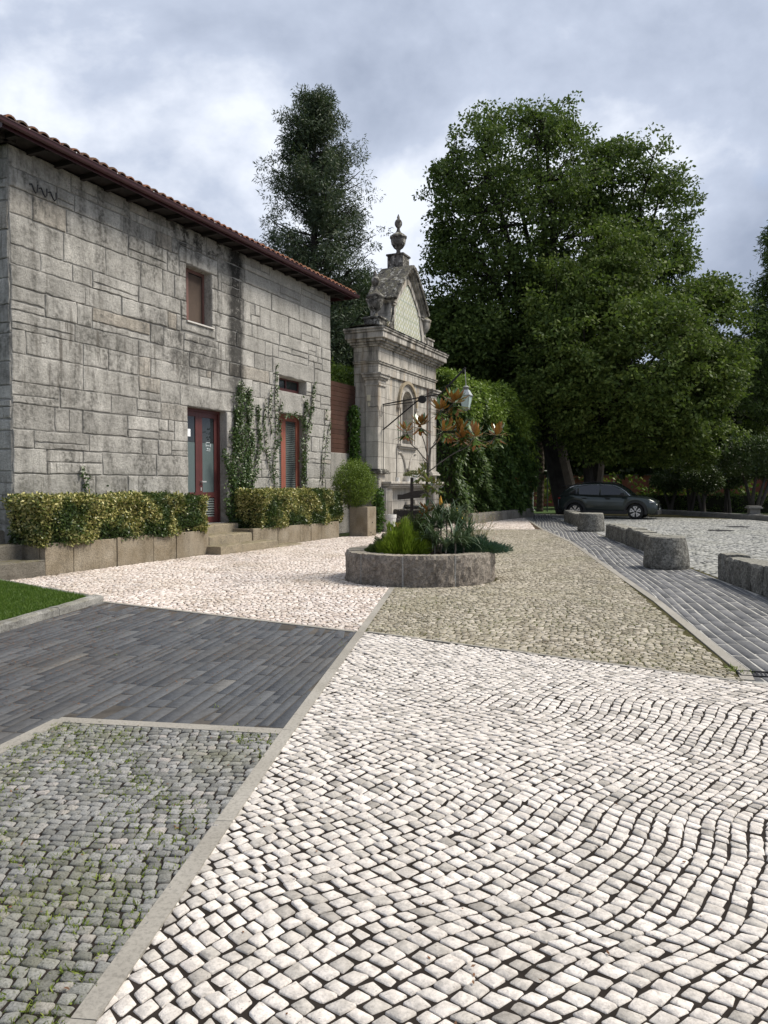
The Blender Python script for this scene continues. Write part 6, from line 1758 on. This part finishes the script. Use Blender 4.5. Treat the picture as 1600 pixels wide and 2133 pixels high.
conifer('conifer', 'tall dark conifer rising behind the red tiled roof', (cb[0], 39), [(0, 3.0), (H_(700), 3.5), (H_(600), 3.2), (H_(520), 2.95), (H_(430), 2.6), (H_(370), 2.35), (H_(300), 1.7), (H_(240), 1.35), (H_(212), .9), (H_(196), .4)], 2500, .2, M_con, .42, per=58, crad=.46, zlo=3)
cb = at(1625, 1000, 46)
conifer('conifer', 'dark conifer cut off by the right edge of the picture', (cb[0], 46), [(0, 3.2), (H_(1000, 46), 3.4), (H_(880, 46), 3.6), (H_(740, 46), 2.9), (H_(600, 46), 1.9), (H_(500, 46), 1.0), (H_(450, 46), .1)], 1300, .3, M_t1, .4, per=44, crad=.55, zlo=3)
# dark evergreens filling the gap between conifer and big tree, above the creeper wall
b4 = at(800, 1000, 47)
broadleaf('broadleaf_tree', 'low dark evergreen tree between the conifer and the shrine', (b4[0], 47), [el(760, 700, 80, 110, 46), el(700, 740, 60, 100, 46), el(900, 720, 110, 90, 46)], 520, 70, .26, M_t1, .3, 5, .6, .4, limbs=30)
b5 = at(1010, 1000, 42)
broadleaf('broadleaf_tree', 'dark evergreen tree just behind the top of the creeper wall', (b5[0], 42), [el(960, 730, 110, 80, 41), el(1080, 760, 110, 100, 42), el(1060, 860, 80, 80, 42)], 750, 70, .24, M_t1, .3, 5, .6, .4, limbs=30)
# palms
M_palm = granite('palm_bark', (.07, .055, .04), (.12, .1, .075), grime=.4, bumpd=.05, gscale=5)
def palm(label, u, Y, r, h=9.5):
    p = at(u, 1000, Y); t = thing('palm_tree', label, 'tree', (p[0], Y, 0), 0, 'slim palm trunks left of the big tree')
    m = MB(); zs_ = np.linspace(-.05, h, 70); m.tube([(.05 * math.sin(z * .6), 0, z) for z in zs_], [r * (1 + .13 * (i % 2)) for i in range(70)], 9); m.build('trunk', M_palm, t)
    V = []
    for k in range(26):
        a = k * 2.4; e0 = rng.uniform(-.1, 1.2); P = np.array([0, 0, h]); L = 2.0
        for s_ in range(12):
            e = e0 - s_ * .13; P = P + np.array([math.cos(a) * math.cos(e), math.sin(a) * math.cos(e), math.sin(e)]) * L / 12
            sd_ = np.array([-math.sin(a), math.cos(a), 0])
            for sg in (-1, 1): V.append(leaves(P[None], (sd_ * sg + np.array([math.cos(a), math.sin(a), -.4]) * .6)[None], np.array([[0, 0, 1.]]), .45, .05))
    leaf_obj('crown', np.concatenate(V), M_t1, t)
palm('slim palm trunk at the right end of the creeper wall', 1097, 46.5, .15)
palm('thicker palm trunk just right of the thin white lamp post', 1125, 46.0, .2)
# clipped trees on the right
M_cam = leafmat('glossy_clipped_leaves', [(.025, .045, .012), (.04, .07, .018), (.06, .09, .025), (.08, .11, .035)], .42, .1, spec=.35)
def clipped(label, u, v, Y, ru, rv, n, nst=3):
    p = at(u, v, Y); s = Y / FPX; bx_ = p[0]; t = thing('clipped_tree', label, 'tree', (bx_, Y, 0), 0, 'clipped trees behind the car park kerb')
    rx, rz_ = ru * s, rv * s
    Pn = env_points([(0, 0, p[2], rx, rx * .9, rz_)], n, .75, .05)
    leaf_obj('crown', clumps(Pn, .22, 22, .13, .55, .8, .6), M_cam, t)
    m = MB()
    for k in range(nst):
        a = rng.uniform(0, 6.28); limb(m, (rng.normal(0, .1), rng.normal(0, .1), -.05), (math.cos(a) * rx * .45, math.sin(a) * rx * .45, p[2] - rz_ * .2), .1, .05, .02, 7, 7)
    m.build('trunk', granite('pale_branch_bark', (.07, .062, .052), (.11, .1, .085), grime=.4), t); return t
clipped('small clipped glossy tree beside the front of the car', 1438, 982, 43, 42, 26, 340)
clipped('flat topped clipped glossy tree, second from the right edge', 1465, 1000, 41, 40, 24, 300)
clipped('large clipped glossy tree at the right edge behind the stone plinth', 1572, 952, 38.5, 72, 44, 620, 4)
clipped('dark clipped tree overhanging just past the front of the car', 1395, 1003, 45, 38, 20, 240)
clipped('low clipped tree between the kerb trunks and the plinth', 1520, 985, 42.5, 40, 32, 320)
for i, (u, Y, ln_) in enumerate(((1372, 45, .3), (1396, 44, -.2), (1432, 43, .35), (1476, 40.5, -.5), (1482, 40.6, .35))):
    pass
# woodland mass, far; shade and sun are put into its leaf colours
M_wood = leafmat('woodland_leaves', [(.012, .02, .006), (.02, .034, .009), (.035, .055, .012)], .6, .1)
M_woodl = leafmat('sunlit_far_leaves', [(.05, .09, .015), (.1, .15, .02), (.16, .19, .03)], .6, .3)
def band(name, x0, x1, y0, y1, z0, z1, n, per, L, mat, lab):
    P = np.stack([rng.uniform(x0, x1, n), rng.uniform(y0, y1, n), rng.uniform(z0, z1, n)], 1)
    P[:, 2] = z0 + (P[:, 2] - z0) * (.82 + .18 * np.sin(P[:, 0] * .7) * np.sin(P[:, 0] * .23 + 1))
    return setp(leaf_obj(name, clumps(P, .9, per, L, .7, .7, .5), mat), lab, 'woodland', kind='stuff')
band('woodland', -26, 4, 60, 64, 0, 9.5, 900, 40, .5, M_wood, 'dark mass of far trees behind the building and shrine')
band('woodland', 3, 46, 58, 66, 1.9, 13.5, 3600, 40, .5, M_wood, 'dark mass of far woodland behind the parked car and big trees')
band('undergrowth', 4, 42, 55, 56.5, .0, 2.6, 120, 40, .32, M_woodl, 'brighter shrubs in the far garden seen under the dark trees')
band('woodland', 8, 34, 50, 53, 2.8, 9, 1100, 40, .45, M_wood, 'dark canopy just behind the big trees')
# clipped dark hedge and salmon wall in the distance
m = MB(); m.box(0, 44, 0, .3, 0, 2.3)
wl_ = thing('garden_wall', 'long salmon pink garden wall far behind the car and trees', 'wall', (2, 57.5, 0)); m.build('body', plain('salmon_render', (.32, .11, .08), .9, nz=.25, ns=.6), wl_)
m = MB(); m.box(0, 44, -.04, .34, 2.3, 2.36); m.build('coping', M_dkerb, wl_)
t = thing('hedge', 'low dark clipped hedge behind the trunks of the clipped trees', 'hedge', (12.5, 47, 0), R(-22))
P = rng.uniform(0, 1, (900, 3)) * np.array([14, .8, 1.05]) ; leaf_obj('foliage', clumps(P, .16, 26, .1, .6, 1, .5), M_t1, t)
m = MB(); m.box(.1, 13.9, .15, .65, 0, .95); m.build('dark_core', M_core, t)  # dark filler box, inner shade of the hedge by colour
# far lawn
m = MB(); m.add([(4.5, 43, -.02), (40, 43, -.02), (40, 57, -.02), (4.5, 57, -.02)], [(0, 1, 2, 3)]); setp(m.build('far_lawn', plain('far_grass', (.05, .1, .015), .9, nz=.3, ns=2)), kind='structure')
# lamp posts
p = at(1110, 1062, 48.0); t = thing('garden_lamp', 'thin pale garden lamp post with a flat disc top between the palm trunks', 'lamp', (p[0], 48, 0))
M_pale = plain('pale_metal', (.5, .52, .48), .5)
m = MB(); m.tube([(0, 0, -.02), (0, 0, 2.05)], .045, 10); m.build('post', M_pale, t); m = MB(); m.lathe([(.1, 2.05), (.3, 2.07), (.3, 2.12), (.1, 2.16)], (0, 0, 0), 16); m.build('lamp_head', M_pale, t); m = MB(); m.lathe([(.13, 0), (.1, .06)], (0, 0, -.02), 12); m.build('base', M_pale, t)
p = at(1140, 1065, 46.0); t = thing('garden_lamp', 'thin dark green garden lamp post with a flat top, right of the palm trunks', 'lamp', (p[0], 46, 0))
m = MB(); m.tube([(0, 0, -.02), (0, 0, 2.35)], .04, 8); m.build('post', plain('dark_green_metal', (.05, .07, .06), .5), t); m = MB(); m.lathe([(.05, 2.35), (.28, 2.37), (.28, 2.42), (.1, 2.45)], (0, 0, 0), 14); m.build('lamp_head', M_pale, t)
